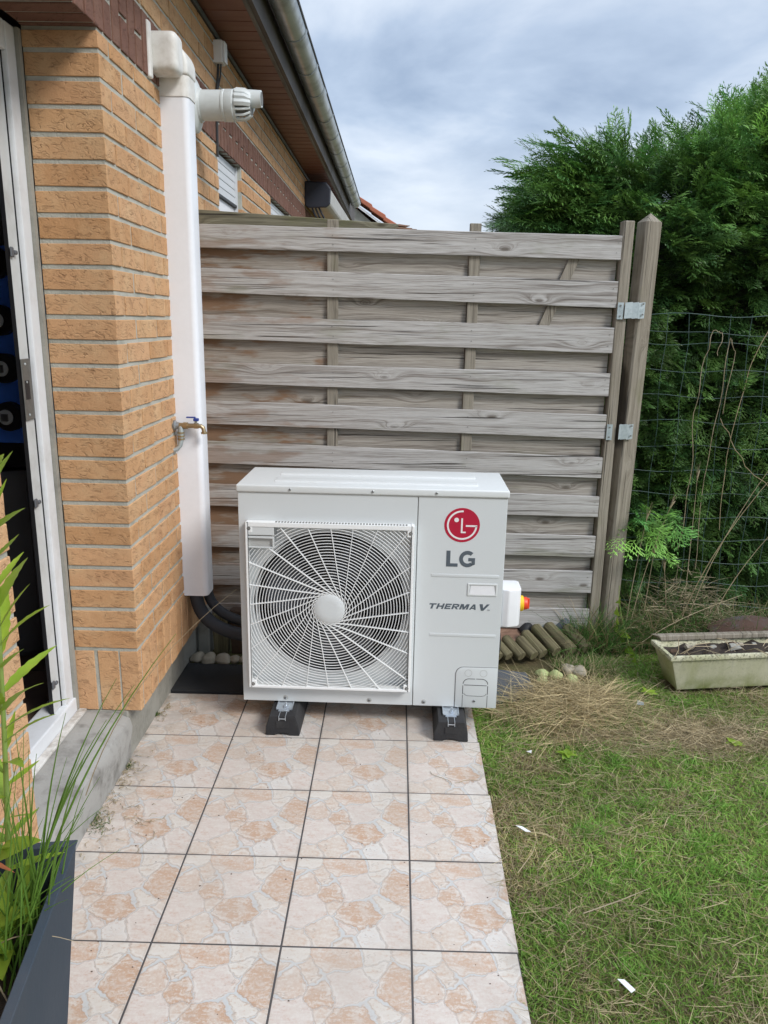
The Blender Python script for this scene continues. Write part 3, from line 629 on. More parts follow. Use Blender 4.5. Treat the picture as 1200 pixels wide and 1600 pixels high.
# doorway: frame along the far jamb, strike plate, threshold
mb = MB(); mb.box(-0.268, -0.222, -0.076, -0.020, 0.2, 2.25); dj = mb.build('door_frame', M['frame'], H, bevel=.006, bseg=2, local=True)
mb = MB(); mb.box(-0.25, -0.238, -0.136, -0.0785, 0.233, 2.2); mb.build('rebate_strip', M['frame2'], dj, bevel=.005, bseg=2, local=True)
mb = MB(); mb.box(-0.268, -0.222, -0.755, -0.077, 2.175, 2.25); mb.box(-0.29, -0.236, -0.755, -0.1485, 2.12, 2.174); mb.build('head_rail', M['frame'], dj, bevel=.006, bseg=2, local=True)
mb = MB(); mb.box(-0.262, -0.214, -0.755, -0.690, 0.2, 2.174); mb.build('near_frame', M['frame'], dj, bevel=.006, bseg=2, local=True)
mb = MB(); mb.box(-0.2355, -0.2325, -0.141, -0.085, 1.185, 1.362); sp1 = mb.build('strike_plate', M['strike'], dj, bevel=.001, local=True)
mb = MB(); mb.box(-0.2325, -0.2318, -0.130, -0.103, 1.245, 1.300); mb.build('latch_hole', M['black'], sp1, local=True)
for z in (1.20, 1.295, 1.347):
    mb = MB(); mb.lathe([(.004, -.2325), (.003, -.2308)], (0, -0.117, z), 'X', 10); mb.build('screw', M['galv'], sp1, local=True)
for z in (1.655, 0.935, 0.335):
    mb = MB(); mb.box(-0.2355, -0.229, -0.142, -0.124, z - .014, z + .014); mb.box(-0.2355, -0.226, -0.1235, -0.108, z - .006, z + .006); mb.build('roller_catch', M['greybox'], dj, bevel=.003, local=True)
mb = MB(); mb.box(-0.30, -0.2145, -0.755, -0.007, 0.176, 0.232); mb.build('threshold', M['frame'], dj, bevel=.005, bseg=2, local=True)
mb = MB(); mb.box(-0.2135, -0.187, -0.755, -0.004, 0.1755, 0.186); mb.build('threshold_track', M['track'], dj, bevel=.002, local=True)
mb = MB(); mb.box(-0.262, -0.2130, -0.0195, -0.0010, 0.186, 2.25); mb.build('sealant', M['plinth'], dj, local=True)
mb = MB(); mb.box(-0.245, -0.2365, -0.0782, -0.0762, 0.233, 2.2); mb.box(-0.249, -0.2372, -0.1375, -0.1362, 0.233, 2.2); mb.build('gasket', M['black'], dj, local=True)
# dark room behind the doorway
rm = MB(); rm.box(-3.0, -0.2995, -2.5, 4.0, 0.10, 0.168); rm.build('room_floor', M['roomfloor'], H, local=True)
for yk in range(10):
    mb = MB(); mb.box(-2.9, -0.305, -1.2 + yk * .3, -1.197 + yk * .3, .168, .1695); mb.build('floor_joint', M['black'], H, local=True)
rm = MB(); rm.box(-3.1, -3.0, -2.5, 4.0, 0.1, 2.9); rm.box(-3.0, -0.21, 4.0, 4.1, 0.1, 2.9); rm.box(-3.0, -0.21, -2.6, -2.5, 0.1, 2.9); rm.build('room_wall', M['roomdark'], H, local=True)
rm = MB(); rm.box(-3.1, -0.21, -2.6, 4.1, 2.5, 2.6); rm.build('room_ceiling', M['roomdark'], H, local=True)

# things inside the doorway
cb = thing('blue_cabinet', (-1.1, 0.16, 0.94), label='deep blue cabinet with a column of round black knobs inside the open doorway', cat='cabinet')
mb = MB(); mb.box(-1.5, -0.60, 0.10, 0.5, 1.03, 1.715); mb.build('body', M['bluecab'], cb, bevel=.01, bseg=2)
mb = MB(); mb.box(-1.5, -0.60, 0.11, 0.5, 0.94, 1.029); mb.build('base_strip', M['black'], cb)
for z in (1.655, 1.465, 1.30, 1.13):
    mb = MB(); mb.lathe([(.052, 0.10), (.052, 0.075), (.046, 0.068), (.030, 0.066), (.029, 0.058)], (-0.835, 0, z), 'Y', 28); kn = mb.build('knob', M['black'], cb, smooth=True)
    mb = MB(); mb.lathe([(.027, 0.0655), (.027, 0.055), (.024, 0.052)], (-0.835, 0, z), 'Y', 24); mb.build('hub', M['flue'], kn, smooth=True)
    mb = MB(); mb.box(-0.848, -0.822, 0.047, 0.0515, z - .013, z + .013); mb.build('square_cap', M['steel'], kn, bevel=.001)
gb = thing('charcoal_cabinet', (-0.9, 0.2, 0.168), label='charcoal ribbed bin standing on the dark floor below the blue cabinet', cat='bin')
mtx = Matrix.Translation((-0.93, 0.12, 0)) @ Matrix.Rotation(0.5, 4, 'Z')
mb = MB(); mb.box(-0.5, 0.14, 0, 0.4, 0.169, 0.92, mtx=mtx); mb.build('body', M['greybox'], gb, bevel=.02, bseg=2)
for i in range(5):
    mb = MB(); x = -0.30 + i * 0.1; mb.box(x, x + .012, -0.008, 0.001, 0.2, 0.88, mtx=mtx); mb.build('rib', M['greybox'], gb, bevel=.003)
rt = thing('red_box', (-0.9, 0.2, 1.716), label='dark red box stacked on the blue cabinet inside the doorway', cat='box')
mb = MB(); mb.box(-1.2, -0.77, 0.14, 0.4, 1.716, 1.90); mb.build('carton', M['roomdark'], rt, bevel=.004)
mb = MB(); mb.box(-1.2, -0.775, 0.15, 0.4, 1.9015, 2.03); mb.build('lid', M['redthing'], rt, bevel=.006)

# ------------------------------------------------------------------ things on the house wall
# pipe trunking
tr = thing('pipe_trunking', (-0.295, 0.355, 0.385), label='tall white pipe trunking running down the brick wall to the black hoses', cat='pipe cover')
TX0, TX1, TY0, TY1 = -0.31, -0.203, 0.300, 0.405
def rrect(x0, x1, y0, y1, r, n=5):      # rounded on the +x side only
    pts = [(x0, y0), (x1 - r, y0)] + [(x1 - r + r * math.sin(a), y0 + r - r * math.cos(a)) for a in [math.pi / 2 * i / n for i in range(1, n + 1)]]
    return pts + [(x1 - r + r * math.cos(a), y1 - r + r * math.sin(a)) for a in [math.pi / 2 * i / n for i in range(0, n + 1)]] + [(x0, y1)]
mb = MB(); mb.prism(rrect(TX0, TX1, TY0, TY1, 0.022), 0.385, 2.232, 'XY'); mb.build('cover', M['trunk'], tr, smooth=True)
mb = MB(); mb.prism(rrect(TX0, TX1 + .003, TY0 - .003, TY1 + .003, 0.024), 2.2325, 2.30, 'XY'); mb.build('collar', M['oldwhite'], tr, smooth=True)
# elbow: profile in XZ curving from the wall down to the collar, extruded along Y
def elbow(y0, y1, ex, z0, nm, mat, bev):
    R0 = 0.075; x1 = TX1 + ex; zt = 2.405 + ex
    pf = [(-0.31, z0), (x1, z0)] + [(x1 - R0 + R0 * math.cos(a), zt - R0 + R0 * math.sin(a)) for a in [math.pi / 2 * i / 8 for i in range(9)]] + [(-0.31, zt)]
    mb = MB(); mb.prism(pf, y0, y1, 'XZ'); return mb.build(nm, mat, tr, bevel=bev, bseg=4, smooth=True)
elbow(TY0 - .004, TY1 + .004, 0.004, 2.301, 'elbow', M['oldwhite'], 0.012)
mb = MB(); mb.box(-0.32, -0.208, 0.205, 0.2955, 2.284, 2.412); mb.build('side_sleeve', M['oldwhite'], tr, bevel=.028, bseg=5, smooth=True)
mb = MB(); mb.box(-0.32, -0.288, 0.172, 0.2045, 2.258, 2.430); mb.build('wall_flange', M['oldwhite'], tr, bevel=.008, bseg=3, smooth=True)
# flue terminal
fl = thing('flue_terminal', (-0.30, 0.71, 2.305), label='round pale grey boiler flue sticking out of the brick wall beside the trunking', cat='flue')
mb = MB(); mb.lathe([(.098, -0.315), (.102, -0.288), (.100, -0.283), (.088, -0.276), (.064, -0.266), (.060, -0.258)], (0, .71, 2.305), 'X', 40); mb.build('wall_flange', M['flue'], fl, smooth=True)
mb = MB(); mb.lathe([(.056, -0.31), (.056, -0.175), (.059, -0.172), (.059, -0.165), (.057, -0.163), (.059, -0.158), (.059, -0.130), (.056, -0.127), (.056, -0.118)], (0, .71, 2.305), 'X', 40); mb.build('outer_tube', M['flue'], fl, smooth=True)
for k in range(14):      # slotted air cage
    a = 2 * math.pi * k / 14; mb = MB(); mb.tube([(-0.119, .71 + .052 * math.cos(a), 2.305 + .052 * math.sin(a)), (-0.085, .71 + .050 * math.cos(a), 2.305 + .050 * math.sin(a)), (-0.062, .71 + .036 * math.cos(a), 2.305 + .036 * math.sin(a))], 0.0135 if math.sin(a) > -.1 else 0.005, 6); mb.build('cage_bar', M['flue'], fl, smooth=True)
mb = MB(); mb.lathe([(.040, -0.119), (.034, -0.06)], (0, .71, 2.305), 'X', 24); mb.build('cage_core', M['seam'], fl, smooth=True)
mb = MB(); mb.tube([(-0.118, .71, 2.322), (-0.075, .71, 2.330), (-0.02, .71, 2.330)], [.046, .034, .031], 28); o = mb.build('exhaust_spout', M['flue'], fl, smooth=True)
mb = MB(); mb.lathe([(.025, -0.0215), (.025, -0.0185)], (0, .71, 2.330), 'X', 24); mb.build('spout_mouth', M['seam'], o)
# junction box and cable
jb = thing('junction_box', (-0.305, 1.195, 2.635), label='small white junction box under the eaves with black cables', cat='junction box')
mb = MB(); mb.box(-0.325, -0.276, 1.165, 1.225, 2.592, 2.685); mb.build('case', M['white'], jb, bevel=.006, bseg=2)
mb = MB(); mb.box(-0.2755, -0.266, 1.168, 1.222, 2.596, 2.681); mb.build('cover', M['white'], jb, bevel=.004, bseg=2)
for dx_, s in ((0, .006), (.012, .004)):
    mb = MB(); mb.tube([(-0.302 + dx_, 1.19, 2.592), (-0.304 + dx_, 1.18, 2.54), (-0.308, 1.17 + dx_, 2.48), (-0.309, 1.16, 2.40), (-0.309, 1.15, 2.2)], s, 6); mb.build('cable', M['zincdark'], jb, smooth=True)
mb = MB(); mb.tube([(-0.308, 1.195, 2.685), (-0.308, 1.2, 2.715)], .005, 6); mb.build('cable', M['zincdark'], jb)
# outdoor tap
tp = thing('garden_tap', (-0.298, 0.27, 1.085), label='brass garden tap with blue lever beside the white trunking', cat='tap')
def xl(prof, y, z, nm, mat, seg=18): mb = MB(); mb.lathe(prof, (0, y, z), 'X', seg); return mb.build(nm, mat, tp, smooth=True)
xl([(.020, -.300), (.020, -.293), (.014, -.288), (.012, -.278)], .27, 1.085, 'wall_rosette', M['steel'])
xl([(.0105, -.278), (.0105, -.262), (.013, -.261), (.013, -.245), (.009, -.244), (.009, -.222), (.011, -.221), (.011, -.205)], .27, 1.085, 'valve_body', M['brass'])
mb = MB(); mb.tube([(-.208, .27, 1.085), (-.195, .27, 1.084), (-.187, .27, 1.078), (-.184, .27, 1.066), (-.183, .27, 1.058)], [.0085, .0085, .008, .008, .009], 12); mb.tube([(-.183, .27, 1.062), (-.183, .27, 1.055)], .0125, 12); mb.build('spout', M['brass'], tp, smooth=True)
mb = MB(); mb.tube([(-.214, .27, 1.094), (-.214, .27, 1.108)], .005, 10); mb.build('valve_stem', M['steel'], tp)
mb = MB(); mb.box(-.222, -.203, .262, .278, 1.103, 1.114); mb.box(-.250, -.214, .264, .276, 1.1145, 1.1195); mb.build('lever', M['blue'], tp, bevel=.002)
mb = MB(); mb.tube([(-.272, .27, 1.083), (-.272, .268, 1.055), (-.272, .266, 1.03), (-.276, .262, 1.008), (-.288, .258, .995), (-.300, .255, .992)], [.011, .011, .010, .0085, .0085, .0085], 14); mb.build('feed_pipe', M['galv'], tp, smooth=True)
for z in (1.058, 1.045, 1.034):
    mb = MB(); mb.lathe([(.0135, z - .003), (.0135, z + .003)], (-.272, .267, 0), 'Z', 14); mb.build('pipe_nut', M['brass'], tp, smooth=True)
# awning cassette at the far end of the wall
aw = thing('awning_cassette', (-0.3, 4.7, 2.52), label='pale awning cassette with dark end cap under the far eaves', cat='awning')
mb = MB(); mb.prism([(-.375, 2.66), (-.375, 2.47), (-.35, 2.445), (-.19, 2.45), (-.155, 2.48), (-.15, 2.60), (-.19, 2.65)], 4.632, 7.3, 'XZ'); mb.build('case', M['awning'], aw, bevel=.01)
mb = MB(); mb.prism([(-.378, 2.665), (-.378, 2.465), (-.35, 2.44), (-.185, 2.445), (-.15, 2.475), (-.145, 2.605), (-.185, 2.655)], 4.60, 4.631, 'XZ'); mb.build('end_cap', M['navy'], aw, bevel=.012, bseg=2)
for i in range(3):
    mb = MB(); mb.tube([(-.32 + i * .03, 4.62, 2.46), (-.29 + i * .035, 4.64, 2.38), (-.26 + i * .035, 4.7, 2.32)], .008, 6); mb.build('folding_arm', M['navy'], aw)

# neighbour's roof seen past the gutter
nb = thing('neighbour_house', (0, 12, 0), label='neighbouring house with an orange tiled roof beyond the fence', cat='house')
mb = MB(); mb.prism([(-4.2, 0), (0.10, 0), (0.10, 2.98), (-0.45, 3.42), (-4.2, 6.0)], 12.1, 18, 'XZ'); mb.build('wall', M['plinth'], nb)
sx, sz = 0.30, 3.06
for i in range(14):
    L = 0.30; ux, uz = -0.82, 0.575
    x0, z0 = sx + ux * L * i, sz + uz * L * i
    for r_ in range(2):
        mb = MB(); y0 = 11.95 + r_ * .34
        mb.hexa([(x0, y0, z0), (x0, y0 + .33, z0), (x0 + ux * .32, y0 + .33, z0 + uz * .32 - .02), (x0 + ux * .32, y0, z0 + uz * .32 - .02)], [(x0 + .03, y0, z0 + .075), (x0 + .03, y0 + .33, z0 + .075), (x0 + ux * .32 + .03, y0 + .33, z0 + uz * .32 + .04), (x0 + ux * .32 + .03, y0, z0 + uz * .32 + .04)])
        mb.build('roof_tile', M['rooftile'], nb, bevel=.012, bseg=2)
mb = MB(); mb.hexa([(0.2, 12.6, 3.05), (0.2, 18, 3.05), (-4.2, 18, 6.13), (-4.2, 12.6, 6.13)], [(0.2, 12.6, 3.09), (0.2, 18, 3.09), (-4.2, 18, 6.17), (-4.2, 12.6, 6.17)]); mb.build('roof_slope', M['rooftile'], nb)
mb = MB(); mb.hexa([(0.22, 12.0, 2.99), (0.22, 12.05, 2.99), (-4.2, 12.05, 6.05), (-4.2, 12.0, 6.05)], [(0.22, 12.0, 3.03), (0.22, 12.05, 3.03), (-4.2, 12.05, 6.10), (-4.2, 12.0, 6.10)]); mb.build('verge_board', M['white'], nb)

# ------------------------------------------------------------------ timber fence
F = thing('timber_fence', (1.478, 0.85, 0), (0, 0, 0.084), label='weathered grey timber fence panel of overlapping boards behind the heat pump', cat='fence')
FL = -1.80      # left end of the panel in its own frame
#       left top, left bottom, right top, right bottom (the old boards no longer lie level)
fb = [(1.857, 1.765, 1.853, 1.752), (1.689, 1.588, 1.666, 1.558), (1.496, 1.399, 1.474, 1.365), (1.302, 1.215, 1.279, 1.176), (1.139, 1.037, 1.096, 0.989), (0.963, 0.863, 0.904, 0.807),
      (0.770, 0.670, 0.723, 0.623), (0.580, 0.478, 0.534, 0.431), (0.400, 0.295, 0.362, 0.254), (0.205, 0.105, 0.173, 0.072)]
def board(name, x0, x1, l0, l1, r0, r1, y, th, mat, parent, w=0.002):
    mb = MB(); n = 8; yo = [y + random.uniform(-w, w) * .6 for _ in range(n + 1)]
    for i in range(n + 1):
        t = i / n; x = x0 + (x1 - x0) * t; b_ = l0 + (r0 - l0) * t + random.uniform(-w, w) * .7; tp_ = l1 + (r1 - l1) * t + random.uniform(-w, w) * .7
        mb.v += [(x, yo[i], b_), (x, yo[i] + th, b_), (x, yo[i] + th, tp_), (x, yo[i], tp_)]
    for i in range(n):
        for k in range(4): mb.f.append((i * 4 + k, i * 4 + (k + 1) % 4, (i + 1) * 4 + (k + 1) % 4, (i + 1) * 4 + k))
    mb.f += [(3, 2, 1, 0), (n * 4, n * 4 + 1, n * 4 + 2, n * 4 + 3)]
    return mb.build(name, mat, parent, bevel=.0018, local=True)
for lt0, lb0, rt0, rb0 in fb:
    board('front_board', FL, -.001, lb0, lt0, rb0, rt0, -0.016, 0.012, M['wood'], F)
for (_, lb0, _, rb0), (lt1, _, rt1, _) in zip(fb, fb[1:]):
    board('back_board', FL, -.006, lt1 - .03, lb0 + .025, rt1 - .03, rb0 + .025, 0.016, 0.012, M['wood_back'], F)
for x in (-1.222, -.624):
    mb = MB(); mb.box(x - .024, x + .024, -0.0035, 0.0145, 0.925, 1.888); mb.build('batten', M['batten'], F, bevel=.002, local=True)
    mb = MB(); mb.box(x - .02, x + .02, 0.030, 0.045, 0.08, 1.80); mb.build('rear_batten', M['batten'], F, local=True)
mb = MB(); mtx = Matrix.Translation((-.258, .006, 1.60)) @ Matrix.Rotation(0.385, 4, 'Y'); mb.box(-.021, .021, -.0065, .0065, -0.19, 0.19, mtx=mtx); mb.build('diagonal_brace', M['batten'], F, local=True)
mb = MB(); mb.box(0.0, 0.046, -0.018, 0.032, 0.045, 1.912); mb.build('edge_post', M['post'], F, bevel=.003, local=True)
for lt0, lb0, rt0, rb0 in fb:
    for x in (-1.222, -.624, -.02):
        t = (x - FL) / -FL
        for z in (lt0 + (rt0 - lt0) * t - .03, lb0 + (rb0 - lb0) * t + .03):
            mb = MB(); mb.lathe([(.0020, -.0185), (.0020, -.016)], (x + random.uniform(-.004, .004), 0, z), 'Y', 6); mb.build('nail', M['seam'], F, local=True)
# rear rail that shows above the panel, with a split end
rr = thing('broken_rail', (0.1, 0.90, 1.84), label='mossy split board lying along the top of the fence by the wall', cat='board')
mb = MB(); mb.hexa([(-.32, .765, 1.80), (.55, .83, 1.81), (.55, .85, 1.81), (-.32, .785, 1.80)], [(-.32, .765, 1.924), (.53, .83, 1.885), (.53, .85, 1.885), (-.32, .785, 1.924)]); mb.build('rail', M['capwood'], rr, bevel=.002)
for (x, L, z) in ((.52, .07, 1.868), (.53, .05, 1.878), (.525, .085, 1.864)):
    mb = MB(); mb.tube([(x, .836, z), (x + L * .6, .836, z - .002), (x + L, .838, z + .001)], [.008, .006, .001], 5); mb.build('splinter', M['redwood'], rr)
# gate post
PX, PY = 1.572, 0.880
gp = thing('gate_post', (PX, PY, 0), (0, 0.0165, 0.34), label='thick square timber post with a pointed top right of the fence', cat='post')
mb = MB(); h = .039
def sqr(a, z): return [(-a, -a + .008, z), (-a + .008, -a, z), (a - .008, -a, z), (a, -a + .008, z), (a, a - .008, z), (a - .008, a, z), (-a + .008, a, z), (-a, a - .008, z)]
V_ = sqr(h, 0.0) + sqr(h, 1.912) + [(0, 0, 1.95)]
mb.add(V_, [tuple(reversed(range(8)))] + [(i, (i + 1) % 8, 8 + (i + 1) % 8, 8 + i) for i in range(8)] + [(8 + i, 8 + (i + 1) % 8, 16) for i in range(8)])
mb.build('shaft', M['post'], gp, local=True)
mb = MB(); mb.box(-.046, .046, -.048, .048, -0.01, 0.028); mb.build('post_shoe', M['galv'], gp, bevel=.002, local=True)
def bracket(z, L, nm):
    b_ = thing('fence_bracket', (1.53, 0.835, z), label=nm, cat='bracket', group='galvanised brackets between fence and post')
    mb = MB(); mb.box(1.482, 1.507, 0.826, 0.829, z - .035, z + .035); mb.build('plate', M['galv'], b_)
    for zz_ in (-.022, .022): mb = MB(); mb.lathe([(.004, .8235), (.004, .826)], (1.494, 0, z + zz_), 'Y', 8); mb.build('screw', M['seam'], b_)
    for zz_ in (-.022, .022): mb = MB(); mb.lathe([(.004, .8225), (.004, .8255)], (1.590, 0, z + .008 + zz_), 'Y', 8); mb.build('screw', M['seam'], b_)
    mb = MB(); A = [(1.512 if L else 1.535, .822), (1.545, .826), (1.572, .826), (1.600, .833)]
    for (xa, ya), (xb, yb) in zip(A, A[1:]): mb.hexa([(xa, ya, z - .032), (xb, yb, z - .029), (xb, yb + .0025, z - .029), (xa, ya + .0025, z - .032)], [(xa, ya, z + .035), (xb, yb, z + .038), (xb, yb + .0025, z + .038), (xa, ya + .0025, z + .035)])
    mb.build('folded_plate', M['galv'], b_, smooth=True)
bracket(1.545, 1, 'upper galvanised bracket joining the fence to the post'); bracket(1.02, 0, 'lower galvanised bracket joining the fence to the post')

# ------------------------------------------------------------------ heat pump
HP = thing('heat_pump', (0.475, 0.16, 0.0871), label='large warm grey heat pump outdoor unit with round fan grille on the terrace', cat='heat pump')
Z0, Z1 = 0.0871, 0.9205; XW = 0.95; CXY = (0.328, 0.477); GR = dict(x0=.030, x1=.627, z0=.158, z1=.792)
mb = MB()   # casing: sides, back, bottom as boxes; front is separate
mb.box(0.0, 0.003, 0.012, 0.32, Z0, Z1 - .03); mb.box(XW - .003, XW, 0.012, 0.32, Z0, Z1 - .03); mb.box(0.0, XW, 0.3205, 0.323, Z0, Z1 - .03); mb.box(0.003, XW - .003, 0.012, 0.32, Z0, Z0 + .003)
mb.build('casing', M['body'], HP)
def plate_hole(x0, x1, z0, z1, c, r, y0, y1, seg=96, curl=0.0):
    mb = MB(); n = seg; inn, out = [], []
    for i in range(n):
        a = 2 * math.pi * (i + .5) / n; ca, sa = math.cos(a), math.sin(a); inn.append((c[0] + r * ca, c[1] + r * sa))
        ts = []
        if ca > 1e-9: ts.append((x1 - c[0]) / ca)
        if ca < -1e-9: ts.append((x0 - c[0]) / ca)
        if sa > 1e-9: ts.append((z1 - c[1]) / sa)
        if sa < -1e-9: ts.append((z0 - c[1]) / sa)
        t = min(ts); out.append([c[0] + t * ca, c[1] + t * sa])
    for cx0, cz0 in ((x0, z0), (x1, z0), (x1, z1), (x0, z1)):   # snap the nearest outline point to each corner
        k = min(range(n), key=lambda i: (out[i][0] - cx0) ** 2 + (out[i][1] - cz0) ** 2); out[k] = [cx0, cz0]
    V = [(p[0], y0, p[1]) for p in out] + [(p[0], y0, p[1]) for p in inn] + [(p[0], y1, p[1]) for p in inn] + [(p[0], y1, p[1]) for p in out]
    F_ = []
    for i in range(n):
        j = (i + 1) % n
        for a in range(4): b_ = (a + 1) % 4; F_.append((a * n + i, a * n + j, b_ * n + j, b_ * n + i))
    return mb.add(V, F_)
def rect_ring(o, i, y0, y1):
    mb = MB(); c4 = lambda q: [(q[0], q[2]), (q[1], q[2]), (q[1], q[3]), (q[0], q[3])]; A, B = c4(o), c4(i)
    V = [(p[0], y0, p[1]) for p in A] + [(p[0], y0, p[1]) for p in B] + [(p[0], y1, p[1]) for p in B] + [(p[0], y1, p[1]) for p in A]
    return mb.add(V, [(a * 4 + k, a * 4 + (k + 1) % 4, ((a + 1) % 4) * 4 + (k + 1) % 4, ((a + 1) % 4) * 4 + k) for a in range(4) for k in range(4)])
rect_ring((0.0, 0.6355, Z0, Z1 - .0275), (.033, .624, .161, .789), 0.0, 0.030).build('front_panel', M['body'], HP, bevel=.0015)
mb = plate_hole(.0335, .6235, .1615, .7885, CXY, 0.274, 0.026, 0.034); mb.build('recess_plate', M['body'], HP)
# bell mouth and dark inside
mb = MB(); pr = [(.300, .001), (.285, .0015), (.276, .010), (.272, .03), (.272, .10)]
mb.lathe([(.284, .0245), (.277, .027), (.2735, .04), (.2735, .11)], (CXY[0], 0, CXY[1]), 'Y', 72, cap=False); mb.build('bell_mouth', M['black'], HP, smooth=True)
mb = MB(); mb.box(0.006, 0.63, 0.20, 0.21, Z0 + .01, Z1 - .05); mb.build('heat_exchanger', M['black'], HP)
for x in (0.18, 0.47): mb = MB(); mb.box(x - .012, x + .012, 0.155, 0.165, Z0 + .02, Z1 - .06); mb.build('motor_bracket', M['fan'], HP)
fan = MB(); fan.lathe([(.052, .06), (.052, .12)], (CXY[0], 0, CXY[1]), 'Y', 28); fan = fan.build('fan', M['fan'], HP, smooth=True)
for k in range(3):
    a0 = 2 * math.pi * k / 3 + 0.35; mb = MB(); ni, nj = 8, 10; V = []
    for i in range(ni + 1):
        r = .05 + (.262 - .05) * i / ni
        for j in range(nj + 1):
            t = j / nj; a = a0 + (0.2 + 1.15 * t) * (1.0) - 0.55 * (i / ni) ** 1.5; V.append((CXY[0] + r * math.cos(a), 0.140 - 0.075 * t + .01 * math.sin(t * 3), CXY[1] + r * math.sin(a)))
    mb.add(V, [(i * (nj + 1) + j, (i + 1) * (nj + 1) + j, (i + 1) * (nj + 1) + j + 1, i * (nj + 1) + j + 1) for i in range(ni) for j in range(nj)])
    o = mb.build('blade', M['fan'], fan, smooth=True); sm = o.modifiers.new('s', 'SOLIDIFY'); sm.thickness = .003
# right hand panel
mb = MB(); mb.box(0.6385, XW, 0.0, 0.012, Z0, Z1 - .0275); mb.build('service_panel', M['body'], HP, bevel=.0025, bseg=2)
mb = MB(); mb.box(0.633, 0.642, 0.004, 0.0135, Z0 + .002, Z1 - .03); mb.build('panel_seam', M['seam'], HP)
# lid
mb = MB(); mb.box(-0.005, XW + .005, -0.006, 0.328, Z1 - .026, Z1); lid = mb.build('top_cover', M['lid'], HP, bevel=.006, bseg=3, smooth=True)
for yy in (0.060, 0.185):
    mb = MB(); mb.box(0.12, 0.85, yy, yy + .060, Z1 - .006, Z1 + .0045); mb.build('stiffening_rib', M['lid'], lid, bevel=.004, bseg=3, smooth=True)
mb = MB(); mb.box(-0.001, XW + .001, -0.0012, .30, Z1 - .0295, Z1 - .0262); mb.build('shadow_gap', M['seam_soft'], lid)
def screw(x, z, y=0.0, r=.0052, par=HP, dish=True):
    if dish: mb = MB(); mb.lathe([(r * 1.8, y - .0004), (r * 1.2, y - .0012)], (x, 0, z), 'Y', 18); mb.build('screw_dimple', M['seam_soft'], par)
    mb = MB(); mb.lathe([(r, y), (r, y - .0028), (r * .6, y - .0042)], (x, 0, z), 'Y', 14); s_ = mb.build('screw', M['steel'], par, smooth=True)
    mb = MB(); mb.box(x - r * .6, x + r * .6, y - .0046, y - .0040, z - .0007, z + .0007); mb.build('slot', M['black'], s_)
for px in (.187, .478, .701): screw(px, Z1 - .013, -.006, .0045, lid, False)
for px, pz in ((.160, .103), (.475, .103), (.679, .104)): screw(px, pz)
# grille
fr = MB(); y0, y1 = -0.034, -0.0006
G = GR; t = .0085
fr.box(G['x0'], G['x0'] + t, y0, y1, G['z0'], G['z1']); fr.box(G['x1'] - t, G['x1'], y0, y1, G['z0'], G['z1'])
fr.box(G['x0'] + t, G['x1'] - t, y0, y1, G['z0'], G['z0'] + t); fr.box(G['x0'] + t, G['x1'] - t, y0, y1, G['z1'] - .016, G['z1'])
grl = fr.build('fan_grille', M['grille'], HP, bevel=.0022, bseg=2)
n = 44
for i in range(n):
    x = G['x0'] + .105 + i * .0107; mb = MB(); mb.box(x, x + .0065, y0 + .008, y1 - .008, G['z1'] - .0005, G['z1'] + .0006); mb.build('vent_slot', M['seam'], grl)
for (x, z) in ((G['x0'] + .012, G['z1'] - .022), (G['x1'] - .014, G['z1'] - .026), (G['x0'] + .014, G['z0'] + .014), (G['x1'] - .014, G['z0'] + .014)):
    mb = MB(); mb.box(x - .014 + .003, x + .014 - .001, y0 + .001, y1, z - .014, z + .013); mb.build('corner_boss', M['grille'], grl, bevel=.001)
    mb = MB(); mb.lathe([(.0068, y0 + .0008), (.0068, y0 - .0004)], (x + .001, 0, z), 'Y', 18); mb.build('screw_hole', M['seam'], grl)
    mb = MB(); mb.lathe([(.0036, y0 - .0004), (.0036, y0 - .0012)], (x + .001, 0, z), 'Y', 12); mb.build('corner_screw', M['steel'], grl)
# finger recess block in the top left of the grille
mb = MB(); hx0, hx1, hz0, hz1 = G['x0'] + t, G['x0'] + .102, G['z1'] - .094, G['z1'] - .016
mb.box(hx0, hx1, y0 + .002, y0 + .006, hz1 - .030, hz1); mb.box(hx0, hx1, y0 + .002, y0 + .006, hz1 - .042, hz1 - .035); mb.box(hx0, hx1, y0 + .002, y0 + .006, hz0, hz0 + .005); mb.box(hx1 - .006, hx1, y0 + .002, y0 + .006, hz0 + .005, hz1 - .042); mb.build('handle_block', M['body'], grl, bevel=.0008)
mb = MB(); mb.box(hx0, hx1, y0 + .012, y0 + .014, hz0, hz1 - .03); mb.build('handle_recess', M['seam_soft'], grl)
def inrect(x, z): return G['x0'] + t * .7 < x < G['x1'] - t * .7 and G['z0'] + t * .7 < z < G['z1'] - .014 and not (x < hx1 and z > hz0)
r = .063; k = 0
while r < .47:
    ns = 120; mb = MB(); run = []; pts = [(CXY[0] + r * math.cos(2 * math.pi * i / ns), CXY[1] + r * math.sin(2 * math.pi * i / ns)) for i in range(ns)]
    ins = [inrect(*p) for p in pts]
    bow = -0.0275 - .006 * max(0, 1 - (r / .4) ** 2)
    if all(ins): mb.tube([(p[0], bow, p[1]) for p in pts], .0014, 5, closed=True)
    elif any(ins):
        st = next(i for i in range(ns) if ins[i] and not ins[i - 1]); cur = []
        for q in range(ns + 1):
            i = (st + q) % ns
            if ins[i] and q < ns: cur.append((pts[i][0], bow, pts[i][1]))
            else:
                if len(cur) > 1: q_ = MB(); q_.tube(cur, .0014, 5); q_.build('grille_ring', M['grille'], grl, smooth=True)
                cur = []
    if mb.v: mb.build('grille_ring', M['grille'], grl, smooth=True)
    r += .01065; k += 1
